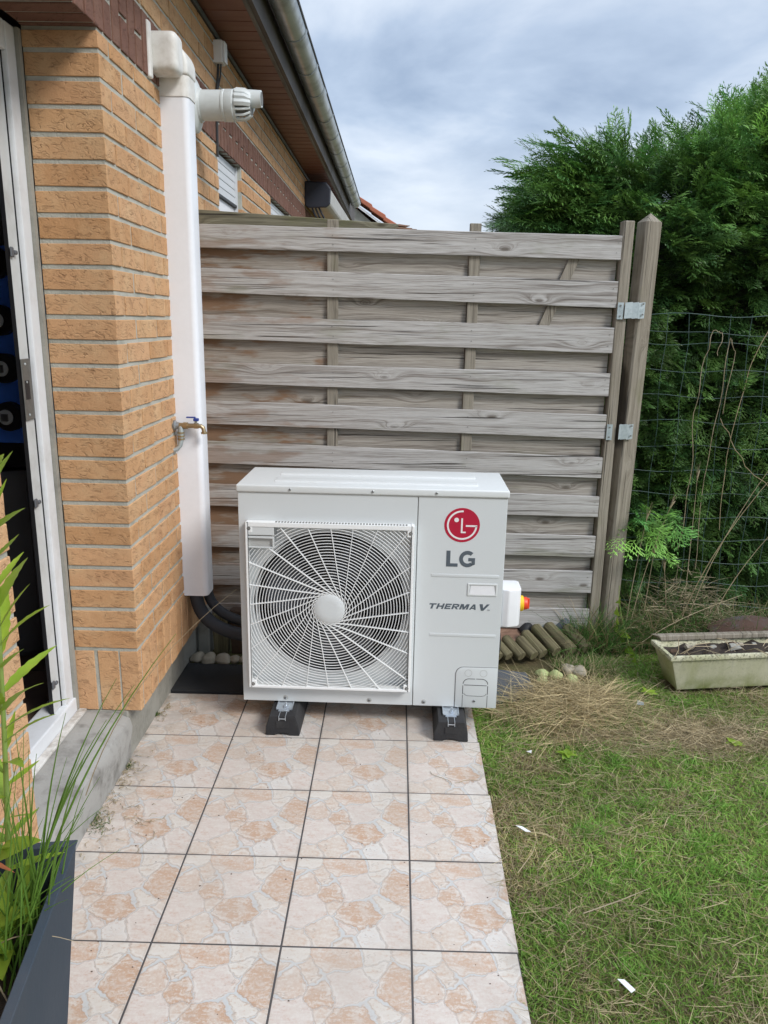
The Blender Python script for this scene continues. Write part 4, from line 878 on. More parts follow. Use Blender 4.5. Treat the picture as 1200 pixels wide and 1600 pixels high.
for k in range(24):
    rot = 2 * math.pi * k / 24 + .02; pts = []
    for i in range(60):
        r = .0555 + i * .007; d = (62 + .135 * (r / .0018 * .333 - 62)) if False else .055 + .135 * (r - .055)
        th = math.pi - math.asin(min(1, d / r)) + rot; x, z = CXY[0] + r * math.cos(th), CXY[1] + r * math.sin(th)
        if not inrect(x, z): break
        bow = -0.0245 - .006 * max(0, 1 - (r / .4) ** 2); pts.append((x, bow, z))
    if len(pts) < 3: continue
    mb = MB(); V = []; 
    for i, p in enumerate(pts):
        q = pts[min(i + 1, len(pts) - 1)]; o_ = pts[max(i - 1, 0)]; dx_, dz_ = q[0] - o_[0], q[2] - o_[2]; L = math.hypot(dx_, dz_); nx, nz = -dz_ / L * .0010, dx_ / L * .0010
        V += [(p[0] - nx, p[1] - .0062, p[2] - nz), (p[0] + nx, p[1] - .0062, p[2] + nz), (p[0] + nx, p[1] + .004, p[2] + nz), (p[0] - nx, p[1] + .004, p[2] - nz)]
    n = len(pts); mb.add(V, [(i * 4 + a, i * 4 + (a + 1) % 4, (i + 1) * 4 + (a + 1) % 4, (i + 1) * 4 + a) for i in range(n - 1) for a in range(4)] + [(3, 2, 1, 0), (4 * n - 4, 4 * n - 3, 4 * n - 2, 4 * n - 1)])
    mb.build('grille_spoke', M['grille'], grl)
mb = MB(); mb.lathe([(.056, -.022), (.056, -.036), (.052, -.0385), (.030, -.040)], (CXY[0], 0, CXY[1]), 'Y', 48); mb.build('grille_hub', M['body'], grl, smooth=True)
# logo: disc, open ring with bar, L, dot
LC, LR = (.794, .793), .0625
def arcband(c, r0, r1, a0, a1, y0, y1, n=48, sx=1.0):
    mb = MB(); V = []
    for i in range(n + 1):
        a = a0 + (a1 - a0) * i / n; ca, sa = math.cos(a) * sx, math.sin(a); V += [(c[0] + r0 * ca, y0, c[1] + r0 * sa), (c[0] + r1 * ca, y0, c[1] + r1 * sa), (c[0] + r1 * ca, y1, c[1] + r1 * sa), (c[0] + r0 * ca, y1, c[1] + r0 * sa)]
    return mb.add(V, [(i * 4 + a, i * 4 + (a + 1) % 4, (i + 1) * 4 + (a + 1) % 4, (i + 1) * 4 + a) for i in range(n) for a in range(4)] + [(0, 1, 2, 3), (4 * n + 3, 4 * n + 2, 4 * n + 1, 4 * n)])
mb = MB(); mb.lathe([(LR, 0.0), (LR, -.0008)], (LC[0], 0, LC[1]), 'Y', 64); lg = mb.build('logo_disc', M['red'], HP)
mb = arcband(LC, .755 * LR, .855 * LR, R_(86), R_(357), -.0009, -.0014)
mb.box(LC[0] + .21 * LR, LC[0] + .852 * LR, -.0014, -.0009, LC[1] - .085 * LR, LC[1] + .01 * LR)
mb.build('logo_ring', M['logowhite'], lg)
mb = MB(); mb.prism([(LC[0] - .06 * LR, LC[1] + .40 * LR), (LC[0] - .06 * LR, LC[1] - .46 * LR), (LC[0] + .22 * LR, LC[1] - .46 * LR), (LC[0] + .22 * LR, LC[1] - .375 * LR), (LC[0] + .035 * LR, LC[1] - .375 * LR), (LC[0] + .035 * LR, LC[1] + .40 * LR)], -.0014, -.0009); mb.build('logo_stroke', M['logowhite'], lg)
mb = MB(); mb.lathe([(.13 * LR, -.0009), (.13 * LR, -.0014)], (LC[0] - .32 * LR, 0, LC[1] + .30 * LR), 'Y', 24); mb.build('logo_dot', M['logowhite'], lg)
lx0, lx1, lz0, lz1, sk = .743, .784, .639, .698, .0142
mb = MB(); mb.prism([(lx0, lz1), (lx0, lz0), (lx1, lz0), (lx1, lz0 + sk * .85), (lx0 + sk, lz0 + sk * .85), (lx0 + sk, lz1)], -.0008, 0.0); lt = mb.build('letter', M['ink'], HP)
gcx, gcz, go = .8185, .6685, .0305
mb = arcband((gcx, gcz), go - .0138, go, R_(48), R_(312), -.0008, 0.0, 40, .97)
mb.prism([(.8455, .6725), (.8215, .6725), (.8215, .6605), (.8330, .6605), (.8330, .6470), (.8390, .6455), (.8455, .6485)], -.0008, 0.0); mb.build('letter', M['ink'], HP)
GL = {'T': [(0, .76, 1, 1), (.36, 0, .64, .76)], 'H': [(0, 0, .27, 1), (.73, 0, 1, 1), (.27, .39, .73, .62)], 'E': [(0, 0, .28, 1), (.28, 0, 1, .22), (.28, .39, .9, .61), (.28, .78, 1, 1)],
      'R': [(0, 0, .27, 1), (.27, .78, .80, 1), (.27, .34, .80, .55), (.74, .46, 1, .90)], 'M': [(0, 0, .22, 1), (.78, 0, 1, 1)], 'A': [(.30, .16, .76, .36)], 'V': []}
GQ = {'R': [((.45, .34), (.70, .34), (1.0, 0), (.70, 0))], 'M': [((.10, 1), (.34, 1), (.62, 0), (.40, 0)), ((.66, 1), (.90, 1), (.60, 0), (.38, 0))],
      'A': [((.36, 1), (.62, 1), (.27, 0), (0, 0)), ((.40, 1), (.66, 1), (1.0, 0), (.73, 0))], 'V': [((0, 1), (.32, 1), (.60, 0), (.36, 0)), ((.72, 1), (1.0, 1), (.60, 0), (.36, 0))]}
def glyph(ch, x, z, w, h, sh=0.34):
    mb = MB(); d = 0
    for (a, b_, c, e_) in GL[ch]:
        f = lambda u, v: (x + u * w + v * h * sh, z + v * h); mb.prism([f(a, b_), f(c, b_), f(c, e_), f(a, e_)], -.0007 - d, 0.0); d += .00004
    for qd in GQ.get(ch, []):
        mb.prism([(x + u * w + v * h * sh, z + v * h) for u, v in qd], -.0007 - d, 0.0); d += .00004
    mb.build('letter', M['ink'], HP)
gx = .683
for ch, w in (('T', .0255), ('H', .0250), ('E', .0215), ('R', .0240), ('M', .0310), ('A', .0250)): glyph(ch, gx, .4770, w, .0205); gx += w + .0043
glyph('V', .8620, .4740, .0370, .0250, .30)
tmt = text_mesh('TM', 0.0065, 0.0003, M['ink'])
o = link_mesh('lettering', tmt, HP); o.location = (.8985 - .475, -.0008 - .16, .4745 - Z0); o.rotation_euler = (math.pi / 2, 0, 0)
# pressed lines
for z in (.607, .378):
    mb = MB(); mb.box(.692, .934, -.0016, .001, z - .0075, z + .0035); mb.build('pressed_line', M['body'], HP, bevel=.0012, bseg=2, smooth=True)
# hand recess
mb = MB(); mb.box(.824, .930, -.003, .0, .531, .5365); mb.box(.824, .930, -.003, .0, .5725, .578); mb.box(.824, .830, -.003, .0, .5365, .5725); mb.box(.924, .930, -.003, .0, .5365, .5725); hr_ = mb.build('hand_recess', M['lid'], HP, bevel=.001)
mb = MB(); mb.hexa([(.830, -.0026, .5365), (.924, -.0026, .5365), (.924, -.0006, .5365), (.830, -.0006, .5365)], [(.836, -.0009, .5700), (.918, -.0009, .5700), (.918, -.0004, .5700), (.836, -.0004, .5700)]); mb.build('recess_slope', M['white'], hr_)
mb = MB(); mb.box(.831, .923, -.0012, -.0003, .5702, .5722); mb.box(.9185, .9225, -.0012, -.0003, .545, .5700); mb.build('recess_back', M['seam_soft'], hr_)
# service cover bottom right
ax0, ax1, az0, az1 = .7955, .9500, Z0 + .001, .250
arch = [(ax0 + .028 - .028 * math.cos(a), az1 - .028 + .028 * math.sin(a)) for a in [math.pi / 2 * i / 8 for i in range(9)]]
mb = MB(); mb.prism([(ax0, az0), (ax1 - .001, az0), (ax1 - .001, az1)] + arch[::-1], -.0035, -.0002); sc2 = mb.build('service_cover', M['body'], HP, bevel=.0012, bseg=2, smooth=True)
mb = MB(); pth = [(ax0 - .0008, -.0002, az0)] + [(p[0] - .0008, -.0002, p[1] + .0008) for p in arch] + [(ax1 - .002, -.0002, az1 + .001)]; mb.tube(pth, .0011, 4); mb.build('cover_seam', M['seam'], sc2)
def line(pts, r=.0012, nm='knockout_line', mat='black'): mb = MB(); mb.tube([(p[0], -.0036, p[1]) for p in pts], r, 4); mb.build(nm, M[mat], sc2)
kx0, kx1, kzt, kzb, kr = .823, .915, .205, .1, .022
arcL = [(kx0 + kr - kr * math.cos(a), kzt - kr + kr * math.sin(a)) for a in [R_(5) + R_(83) * i / 6 for i in range(7)]]; arcR = [(kx1 - kr + kr * math.cos(a), kzt - kr + kr * math.sin(a)) for a in [R_(5) + R_(83) * i / 6 for i in range(7)]]
line(arcL + [(.867, kzt)]); line(arcR + [(.871, kzt)]); line([(kx0, .178), (kx0, .143)]); line([(kx1, .178), (kx1, .143)]); line([(kx0 + .004, .180), (kx1 - .004, .179)]); line([(kx0, .139), (kx0, .090)], .0009); line([(kx1, .139), (kx1, .090)], .0009)
line([(kx0 + .004, .146), (kx0 + .010, .139), (kx0 + .02, .136), (kx1 - .02, .135), (kx1 - .010, .138), (kx1 - .004, .145)], .0008)
for x in (.841, .897):
    mb = arcband((x, .228), .0125, .0137, 0, 2 * math.pi, -.0040, -.0034, 24); mb.build('knockout_ring', M['seam_soft'], sc2)
screw(.867, .116, -.0035, .0048, sc2, False)

# rubber feet under the unit
def foot(x, lab):
    f_ = thing('support_block', (x, 0.17, 0), label=lab, cat='support block', group='rubber support blocks under the heat pump')
    y0, y1 = -0.098, 0.45; mb = MB()
    sec = [(-.063, 0), (-.030, 0), (-.012, .009), (.012, .009), (.030, 0), (.063, 0), (.061, .035), (.048, .078), (-.048, .078), (-.061, .035)]
    mb.prism([(x + a, b_) for a, b_ in sec], y0, y1, 'XZ')
    mb.build('block', M['rubber'], f_, bevel=.003, bseg=2)
    mb = MB(); mb.box(x - .022, x + .022, y0 - .002, y0, .032, .058); mb.build('mould_mark', M['rubber'], f_)
    mb = MB(); mb.box(x - .020, x + .020, y0 + .035, y1 - .02, .0782, .0805); ch = mb.build('channel', M['zincbright'], f_)
    mb = MB(); mb.box(x - .013, x - .011, y0 - .004, y0 + .04, .062, .079); mb.box(x + .011, x + .013, y0 - .004, y0 + .04, .062, .079); mb.box(x - .011, x + .011, y0 - .004, y0 - .002, .068, .071); mb.build('rail_end', M['zincbright'], f_)
    mb = MB(); mb.box(x - .030, x + .030, -0.055, 0.02, .0808, .0832); mb.box(x - .030, x - .027, -0.055, 0.02, .0832, .0868); mb.box(x + .027, x + .030, -0.055, 0.02, .0832, .0868); mb.build('saddle', M['zincbright'], f_)
    mb = MB(); mb.tube([(x + .004, -.036, .083), (x + .004, -.036, .1025)], .0048, 10); mb.lathe([(.010, .0835), (.010, .091)], (x + .004, -.036, 0), 'Z', 6); mb.build('bolt', M['zincbright'], f_)
    return f_
foot(0.162, 'left black rubber support block under the heat pump'); foot(0.780, 'right black rubber support block under the heat pump')
# isolator switch on the right side
iso = thing('isolator_switch', (0.985, 0.07, 0.482), label='white isolator switch box with yellow and red knob on the heat pump side', cat='switch')
mb = MB(); mb.prism([(.951, .014), (.975, .004), (1.012, .018), (1.022, .034), (1.022, .108), (1.012, .12), (.951, .12)], .409, .553, 'XY'); mb.build('box', M['white'], iso, bevel=.005, bseg=3, smooth=True)
mb = MB(); mb.lathe([(.029, 1.0222), (.029, 1.034), (.026, 1.037)], (0, .068, .482), 'X', 28); mb.build('yellow_ring', M['yellow'], iso, smooth=True)
mb = MB(); mb.lathe([(.024, 1.0372), (.0235, 1.049), (.021, 1.052)], (0, .068, .482), 'X', 24); kn = mb.build('red_knob', M['redknob'], iso, smooth=True)
mb = MB(); mb.box(1.0522, 1.060, .063, .073, .462, .502); mb.build('grip', M['redknob'], kn, bevel=.002)
# hoses
hs = thing('insulated_hose', (-.2, .36, .3), label='thick black insulated hose curving from the white trunking behind the heat pump', cat='hose')
def bez(P, n=14):
    P = [Vector(p) for p in P]; out = []
    for i in range(n + 1):
        t = i / n; Q = list(P)
        while len(Q) > 1: Q = [Q[j].lerp(Q[j + 1], t) for j in range(len(Q) - 1)]
        out.append(Q[0])
    return out
mb = MB(); mb.tube(bez([(-.262, .335, .40), (-.262, .335, .25), (-.16, .335, .20), (.06, .35, .185)]), .027, 16); mb.build('hose_body', M['insul'], hs, smooth=True)
hs2 = thing('insulated_hose', (-.2, .40, .3), label='second black hose lying behind and above the thick one below the trunking', cat='hose')
mb = MB(); mb.tube(bez([(-.225, .375, .40), (-.225, .375, .29), (-.12, .38, .235), (.06, .38, .225)]), .021, 14); mb.build('hose_body', M['insul'], hs2, smooth=True)
hs3 = thing('drain_hose', (.97, .3, .15), label='black hose loop hanging behind the right edge of the heat pump', cat='hose')
mb = MB(); mb.tube(bez([(.90, .345, .34), (1.00, .335, .34), (1.005, .335, .08), (.92, .345, .10)]), .021, 14); mb.build('hose_body', M['insul'], hs3, smooth=True)

# ------------------------------------------------------------------ ground items round the unit
mt_ = thing('rubber_mat', (0.25, .335, 0), label='black rubber mat lying on the ground behind the terrace tiles', cat='mat')
mb = MB(); mb.box(-.35, .93, .212, .468, -.01, .006); mb.build('sheet', M['mat'], mt_, bevel=.002)
sb = thing('slate_slab', (1.0, .36, 0), label='dark slate slab half covered by straw right of the heat pump', cat='slab')
mb = MB(); mb.hexa([(.94, .20, -.02), (1.165, .21, -.02), (1.145, .47, -.02), (.94, .50, -.02)], [(.94, .20, .012), (1.16, .215, .010), (1.135, .47, .012), (.94, .50, .014)]); mb.build('slab', M['slate'], sb, bevel=.004)
def pebble(x, y, z, r, sq, mat, name, lab, grp, cat):
    bm = bmesh.new(); bmesh.ops.create_icosphere(bm, subdivisions=3, radius=r)
    o1 = random.uniform(0, 9)
    for v in bm.verts:
        d = v.co.normalized(); k = 1 + .16 * math.sin(d.x * 3 + o1) * math.cos(d.y * 2.6 + o1) + .07 * math.sin(d.z * 6 + o1); v.co = Vector((v.co.x * k * sq[0], v.co.y * k * sq[1], v.co.z * k * sq[2]))
    for f in bm.faces: f.smooth = True
    me = bpy.data.meshes.new(name); bm.to_mesh(me); bm.free(); me.materials.append(mat)
    o = link_mesh(name, me, None, (x, y, z), (0, 0, random.uniform(0, 3))); return tag(o, lab, cat, grp)
px = -.315
for k, (x, r, lab) in enumerate([(-.318, .030, 'pinkish pebble in the corner by the plinth under the trunking'), (-.262, .034, 'pale rounded pebble second from the wall behind the black mat'), (-.200, .033, 'tan pebble third from the wall behind the black mat'), (-.150, .024, 'small white pebble behind the mat near the black hose'), (-.112, .022, 'greenish pebble behind the mat next to the heat pump edge'), (-.075, .026, 'tan pebble partly hidden by the heat pump edge')]):
    pebble(x, .505 + random.uniform(-.01, .015), .012, r, (1.1, .9, .8), M['stone1'], 'pebble', lab, 'pebbles behind the black mat', 'pebble')
for x, y, r, lab, mt2 in [(1.205, .465, .026, 'green windfall fruit at the corner of the slate slab', 'apple'), (1.195, .405, .024, 'yellow green windfall nearest the straw', 'apple'), (1.262, .450, .028, 'pale yellow windfall with a dark spot beside the grass tuft', 'apple'), (1.325, .515, .030, 'grey pebble in front of the log edging', 'stone1'), (1.372, .500, .030, 'brown grey pebble right of its twin by the logs', 'stone1'), (1.325, .420, .024, 'half buried green fruit in the straw', 'apple')]:
    pebble(x, y, .008, r, (1.1, 1, .85), M[mt2], 'pebble' if mt2 == 'stone1' else 'windfall_fruit', lab, 'stones and windfalls by the log edging', 'pebble' if mt2 == 'stone1' else 'fruit')
# log edging, fallen back against the fence
lgE = thing('log_edging', (1.2, .65, 0), label='row of short round logs leaning back below the fence', cat='edging')
for x, y, L, r in [(x_, y_, L_ * .92, r_ * .88) for x_, y_, L_, r_ in [(1.03, .575, .14, .025), (1.075, .585, .15, .026), (1.133, .590, .14, .027), (1.190, .600, .13, .028), (1.235, .625, .16, .029), (1.300, .650, .19, .031), (1.375, .665, .20, .033), (1.45, .70, .17, .032)]]:
    Mx = Matrix.Translation((x, y, .03)) @ Matrix.Rotation(.62 + random.uniform(-.06, .06), 4, 'Z') @ Matrix.Rotation(-1.18, 4, 'X')
    mb = MB(); mb.lathe([(r * .93, 0), (r, .006), (r, L - .012), (r * .6, L)], (0, 0, 0), 'Z', 16)
    me = mb.mesh('log', M['logwood'], smooth=True)
    loc, q, _ = (wmat(lgE).inverted() @ Mx).decompose(); o = link_mesh('log', me, lgE, loc, q.to_euler())
bs = thing('brown_board', (1.1, .70, .05), label='red brown board lying behind the log edging under the fence', cat='board')
mb = MB(); mb.hexa([(.98, .64, .02), (1.26, .76, .03), (1.10, .88, .05), (.95, .86, .05)], [(.98, .64, .045), (1.26, .76, .05), (1.10, .88, .085), (.95, .86, .09)]); mb.build('plank', M['redwood'], bs, bevel=.003)
mb = MB(); mb.box(.96, 1.10, .80, .84, .085, .15); mb.build('offcut', M['redwood'], bs, bevel=.003)
for (x, y, z, r, sq, mm, lab) in [(1.18, .83, .07, .05, (1.4, .8, .7), 'black', 'black rubble lump under the fence'), (1.265, .82, .08, .038, (1.4, .6, .6), 'plinth', 'grey broken stone under the fence'), (1.36, .83, .075, .05, (1.0, .8, 1.0), 'slate', 'blue grey slate shard under the fence')]:
    pebble(x, y, z, r, sq, M[mm], 'rubble', lab, 'rubble under the fence', 'rubble')
for (x, w, h_, mm, lb_) in [(-.315, .05, .21, 'plinth', 'mortar covered block in the corner behind the hoses'), (-.245, .07, .17, 'logwood', 'mossy upright edging block behind the second pebble from the wall'), (-.17, .06, .19, 'bark', 'dark upright edging block right of the mossy one'), (-.10, .07, .17, 'bark', 'dark upright edging block below the lower hose bend'), (-.03, .06, .18, 'bark', 'dark upright edging block nearest the heat pump')]:
    mb = MB(); mb.box(x - w / 2, x + w / 2, .63, .69, -.02, h_, j=.006); o = mb.build('edging_block', M[mm], None, bevel=.006, bseg=2)
    tag(o, lb_, 'block', 'upright edging blocks behind the hoses')

# trough planter at the right edge
tg = thing('trough_planter', (1.700, .330, 0), (0, 0, .165), label='long weathered beige trough full of dead growth by the hedge', cat='planter')
def troughsec(x0, x1, y0, y1, z): return [(x0, y0, z), (x1, y0, z), (x1, y1, z), (x0, y1, z)]
mb = MB(); V = troughsec(.060, .80, .030, .150, 0) + troughsec(.012, .84, .012, .172, .142) + troughsec(.0, .85, .0, .184, .146) + troughsec(.0, .85, .0, .184, .166) + troughsec(.016, .834, .016, .168, .166) + troughsec(.040, .81, .03, .155, .12)
mb.add(V, [(3, 2, 1, 0)] + [(k * 4 + i, k * 4 + (i + 1) % 4, (k + 1) * 4 + (i + 1) % 4, (k + 1) * 4 + i) for k in range(5) for i in range(4)]); mb.build('trough', M['trough'], tg, bevel=.006, bseg=2, smooth=True, local=True)
mb = MB(); n_ = 20; V = [(.03 + .79 * i / n_, .02 + .145 * j / 4, .142 + random.uniform(-.008, .014)) for i in range(n_ + 1) for j in range(5)]
mb.add(V, [(i * 5 + j, (i + 1) * 5 + j, (i + 1) * 5 + j + 1, i * 5 + j + 1) for i in range(n_) for j in range(4)]); mb.build('soil', M['soil'], tg, local=True)
for k_ in range(14):      # rubble and dead leaves lying on the soil
    x, y, s_ = random.uniform(.05, .78), random.uniform(.04, .15), random.uniform(.008, .022); mb = MB(); mb.box(x - s_, x + s_, y - s_ * .7, y + s_ * .7, .146, .146 + s_ * .8, j=s_ * .35); mb.build('clod', M['stone1' if k_ % 3 == 0 else 'bark' if k_ % 3 == 1 else 'plinth'], tg, bevel=.002, local=True)
for k_ in range(30):
    x = random.uniform(.05, .8); mb = MB(); a = random.uniform(-2.5, 2.5); mb.tube([(x, .08, .14), (x + .06 * math.cos(a), .08 + .05 * math.sin(a), .175), (x + .14 * math.cos(a), .08 + .12 * math.sin(a), .172)], .0016, 4); mb.build('dead_stem', M['drystem'], tg, local=True)
pkb = thing('grey_plank', (1.70, .50, .16), (0, .0, .02), label='grey plank resting along the rear rim of the trough', cat='plank')
mb = MB(); mb.hexa([(.01, -.008, .006), (.9, .10, .012), (.9, .13, .012), (.01, .018, .006)], [(.0, -.008, .030), (.9, .10, .030), (.9, .13, .030), (-.035, .018, .030)]); mb.build('plank', M['post'], pkb, bevel=.003, local=True)
sheet = thing('rusty_sheet', (2.2, .72, .1), label='curved rusty metal sheet lying behind the trough planter', cat='metal sheet')
mb = MB(); A = [(2.02 + .40 * i / 10, .075 + .050 * math.sin(math.pi * i / 10)) for i in range(11)]
mb.add([(a, y, z + (y - .62) * .3) for y in (.68, .80) for a, z in A] + [(a, y, z - .012 + (y - .62) * .3) for y in (.68, .80) for a, z in A], [(i, i + 1, 12 + i, 11 + i) for i in range(10)] + [(22 + i, 23 + i, 34 + i, 33 + i) for i in range(10)] + [(i, i + 1, 23 + i, 22 + i) for i in range(10)])
mb.build('sheet', dirt_mat('rust', (.085, .045, .03, 1), (.10, .11, .12, 1), .8, 8, .9, bump=.5), sheet, smooth=True)

# ------------------------------------------------------------------ wire mesh fence
wf = thing('wire_fence', (2.2, .96, 0), label='green wire mesh fence in front of the conifer hedge', cat='wire fence')
X0, X1 = 1.63, 3.4
for i in range(20):
    x = X0 + .02 + i * .092; mb = MB(); a = random.uniform(-.006, .006)
    mb.tube([(x + a + .006 * math.sin(k * 1.7 + i), .955 + .012 * math.sin(x * 5) + .004 * math.sin(k * 2.2), .04 + k * .125) for k in range(13)], .0013, 5); mb.build('upright_wire', M['wire'], wf, smooth=True)
zs_ = [.06, .17, .28, .39, .50, .61, .72, .83, .945, 1.06, 1.175, 1.29, 1.41, 1.475, 1.535]
for j, z in enumerate(zs_):
    mb = MB(); mb.tube([(X0 + (X1 - X0) * k / 26, .953 + .012 * math.sin((X0 + (X1 - X0) * k / 26) * 5), z + .008 * math.sin(k * .9 + j * 1.3) - (.02 if j == 13 else 0) * min(1, k / 3)) for k in range(27)], .0013 if j < 14 else .0018, 5); mb.build('level_wire', M['wire'], wf, smooth=True)
mb = MB(); mb.tube([(3.42, .96, 0), (3.42, .96, 1.7)], .02, 10); mb.build('stake', M['wire'], wf)

# ------------------------------------------------------------------ conifer hedge
HD = thing('conifer_hedge', (2.3, 1.9, 0), label='tall dark green conifer hedge overhanging the timber fence', cat='hedge')
def spray_template(seed, nb_=9, sub=4):
    r_ = random.Random(seed); V, F_, C = [], [], []
    def rib(p, d, L, w, droop, c0, c1):
        p = np.array(p, float); d = np.array(d, float); d /= np.linalg.norm(d); s_ = np.array((-d[1], d[0], 0)) * w * .38; o = len(V)
        m_ = p + d * L * .55 + np.array((0, 0, -droop * .3)); e_ = p + d * L + np.array((0, 0, -droop)); lift = np.array((0, 0, w * .3))
        V.extend([p - s_, p + s_, m_ + s_ * .9 + lift, m_ - s_ * .9 - lift, e_]); F_.extend([(o, o + 1, o + 2), (o, o + 2, o + 3), (o + 3, o + 2, o + 4)]); C.extend([c0, c0, (c0 + c1) / 2, (c0 + c1) / 2, c1]); return e_
    ax = lambda t: np.array((t, .05 * math.sin(t * 3 + seed), -.16 * t * t))
    for i in range(4): p, q = ax(i / 4), ax((i + 1) / 4); rib(p, q - p, np.linalg.norm(q - p) * 1.05, .034 * (1 - .15 * i), 0, .6, .75)
    for i in range(nb_):
        t = .06 + .9 * i / nb_; s_ = 1 if i % 2 else -1; L = (.50 * (1 - t) ** .8 + .10) * r_.uniform(.75, 1.15); a = r_.uniform(.55, .85); p = ax(t); d = np.array((math.cos(a), s_ * math.sin(a), r_.uniform(-.25, .15)))
        rib(p, d, L, .028, .06 * L, .7, 1.1)
        for j in range(sub):
            u = .2 + .7 * j / sub; q = p + d / np.linalg.norm(d) * L * u; s2 = 1 if j % 2 else -1; b_ = a * s_ + s2 * r_.uniform(.4, .7); rib(q, (math.cos(b_), math.sin(b_), r_.uniform(-.2, .2)), L * (.50 - .3 * u) + .02, .026, .02, .85, 1.25)
    rib(ax(1.0), (1, 0, -.3), .09, .026, .01, .95, 1.3)
    return np.array(V), np.array(F_), np.array(C)  # C puts lit tips and shaded bases into the spray colour
TPL = [spray_template(s) for s in (1, 2, 3)]
topx = [.9, 1.1, 1.3, 1.6, 1.9, 2.2, 2.6, 3.4]; topz = [1.85, 1.98, 2.10, 2.16, 2.16, 2.31, 2.58, 2.85]
def htop(x): return np.interp(x, topx, topz)
def bumpy(x, z): return vnoise(x, z, 2.6, 1) * .6 + vnoise(x, z, 5.5, 2) * .4
nB = 2500
def branch_set(n):
    P, D = [], []
    # front face
    m_ = int(n * .70); x = 1.36 + (3.10 - 1.36) * rng.random(m_) ** 1.0; z = rng.random(m_) * (htop(x) - .02) + .02
    keep = ~((x < 1.45) & (z < 1.65)); x, z = x[keep], z[keep]
    b_ = bumpy(x, z); y = 1.50 - .60 * b_ ** 1.0 + .16 * np.clip((z - 1.7) / .9, 0, 1) + .10 * (x < 1.6) * (z > 1.7)
    y = y + rng.random(len(x)) * .10
    P.append(np.stack([x, y, z], 1)); k = len(x); upb = np.clip((z - 1.3) / 1.0, 0, 1)
    D.append(np.stack([rng.normal(-.28, .45, k) - .35 * upb, -1 + 0 * x, rng.normal(-.10, .30, k) + .75 * upb], 1))
    # top
    m_ = int(n * .20); x = 1.36 + (3.3 - 1.36) * rng.random(m_); y = 1.2 + 1.1 * rng.random(m_); z = htop(x) - .10 * rng.random(m_) - .05
    P.append(np.stack([x, y, z], 1)); D.append(np.stack([rng.normal(-.45, .4, m_), rng.normal(-.25, .4, m_), 1.0 + 0 * x], 1))
    # left end, sweeping out over the fence
    m_ = int(n * .15); z = 1.66 + .46 * rng.random(m_); x = 1.30 + .14 * rng.random(m_) + np.clip(z - 1.9, 0, 1) * .6; y = 1.15 + .9 * rng.random(m_)
    P.append(np.stack([x, y, z], 1)); D.append(np.stack([-1 + 0 * x, rng.normal(-.3, .35, m_), rng.normal(.25, .25, m_) + .5 * (z - 1.9)], 1))
    return np.concatenate(P), unit(np.concatenate(D))
BP, BD = branch_set(nB)
nB0 = len(BP); extra = np.array([(1.76, 1.0, .62), (1.74, .98, .58), (1.78, .98, .64), (1.80, 1.0, .58), (1.72, 1.0, .60)]); BP = np.concatenate([BP, extra]); BD = np.concatenate([BD, unit(np.array([(-.4, -1, -.1), (-.6, -1, -.3), (.2, -1, -.1), (-.1, -1, -.4), (.4, -1, 0)]))])
nB1 = len(BP); m_ = 95; z_ = 1.78 + .40 * rng.random(m_); BP = np.concatenate([BP, np.stack([1.34 + .12 * rng.random(m_) + np.clip(z_ - 2.0, 0, 1) * .7, 1.15 + .7 * rng.random(m_), z_], 1)]); BD = np.concatenate([BD, unit(np.stack([-1 + 0 * z_, rng.normal(-.25, .25, m_), rng.normal(.12, .16, m_) + .5 * (z_ - 1.95)], 1))])
allV, allF, allC = [], [], []; off = 0
for s_i, (tV, tF, tC) in enumerate(TPL):
    pos, X, N_n, sc_a, tint = [], [], [], [], []
    for i in range(s_i, len(BP), 3):
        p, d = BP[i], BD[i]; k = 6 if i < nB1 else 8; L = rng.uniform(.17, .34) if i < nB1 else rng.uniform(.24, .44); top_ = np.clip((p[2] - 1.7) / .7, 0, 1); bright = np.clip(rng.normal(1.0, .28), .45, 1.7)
        hue = rng.random()
        for q in range(k):
            t = q / (k - 1); pp = p + d * L * t * .8 + rng.normal(0, .022, 3)
            dd = d + rng.normal(0, .42 if i < nB1 else .26, 3) * (1 - .5 * t) + np.array((0, 0, -.25 + .45 * top_))
            sc_ = rng.uniform(.09, .165) * (1.15 if top_ > .6 else 1); tipy = pp[1] + sc_ * min(0, dd[1]) / max(1e-6, np.linalg.norm(dd)); lim = .99 if p[0] < 1.70 else .90
            if tipy < lim and i < nB0: pp = pp + np.array((0, lim - tipy + .03 * rng.random(), 0))
            pos.append(pp); X.append(dd); N_n.append(np.array((rng.normal(0, .5), -.35 + rng.normal(0, .5), 1.0))); sc_a.append(sc_)
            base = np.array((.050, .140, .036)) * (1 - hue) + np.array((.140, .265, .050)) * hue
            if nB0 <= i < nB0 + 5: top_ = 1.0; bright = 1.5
            tint.append(base * bright * (.50 + .62 * t) * (.75 + 1.0 * top_))  # painted light: tips and upper sprays brightened, inner and lower ones darkened
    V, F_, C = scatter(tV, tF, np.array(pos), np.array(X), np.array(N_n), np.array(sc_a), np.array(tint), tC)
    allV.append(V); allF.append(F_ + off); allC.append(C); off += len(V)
o = np_mesh('foliage', np.concatenate(allV) - np.array((2.3, 1.9, 0)), np.concatenate(allF), M['needles'], np.concatenate(allC), parent=HD); tag(o, kind='stuff')
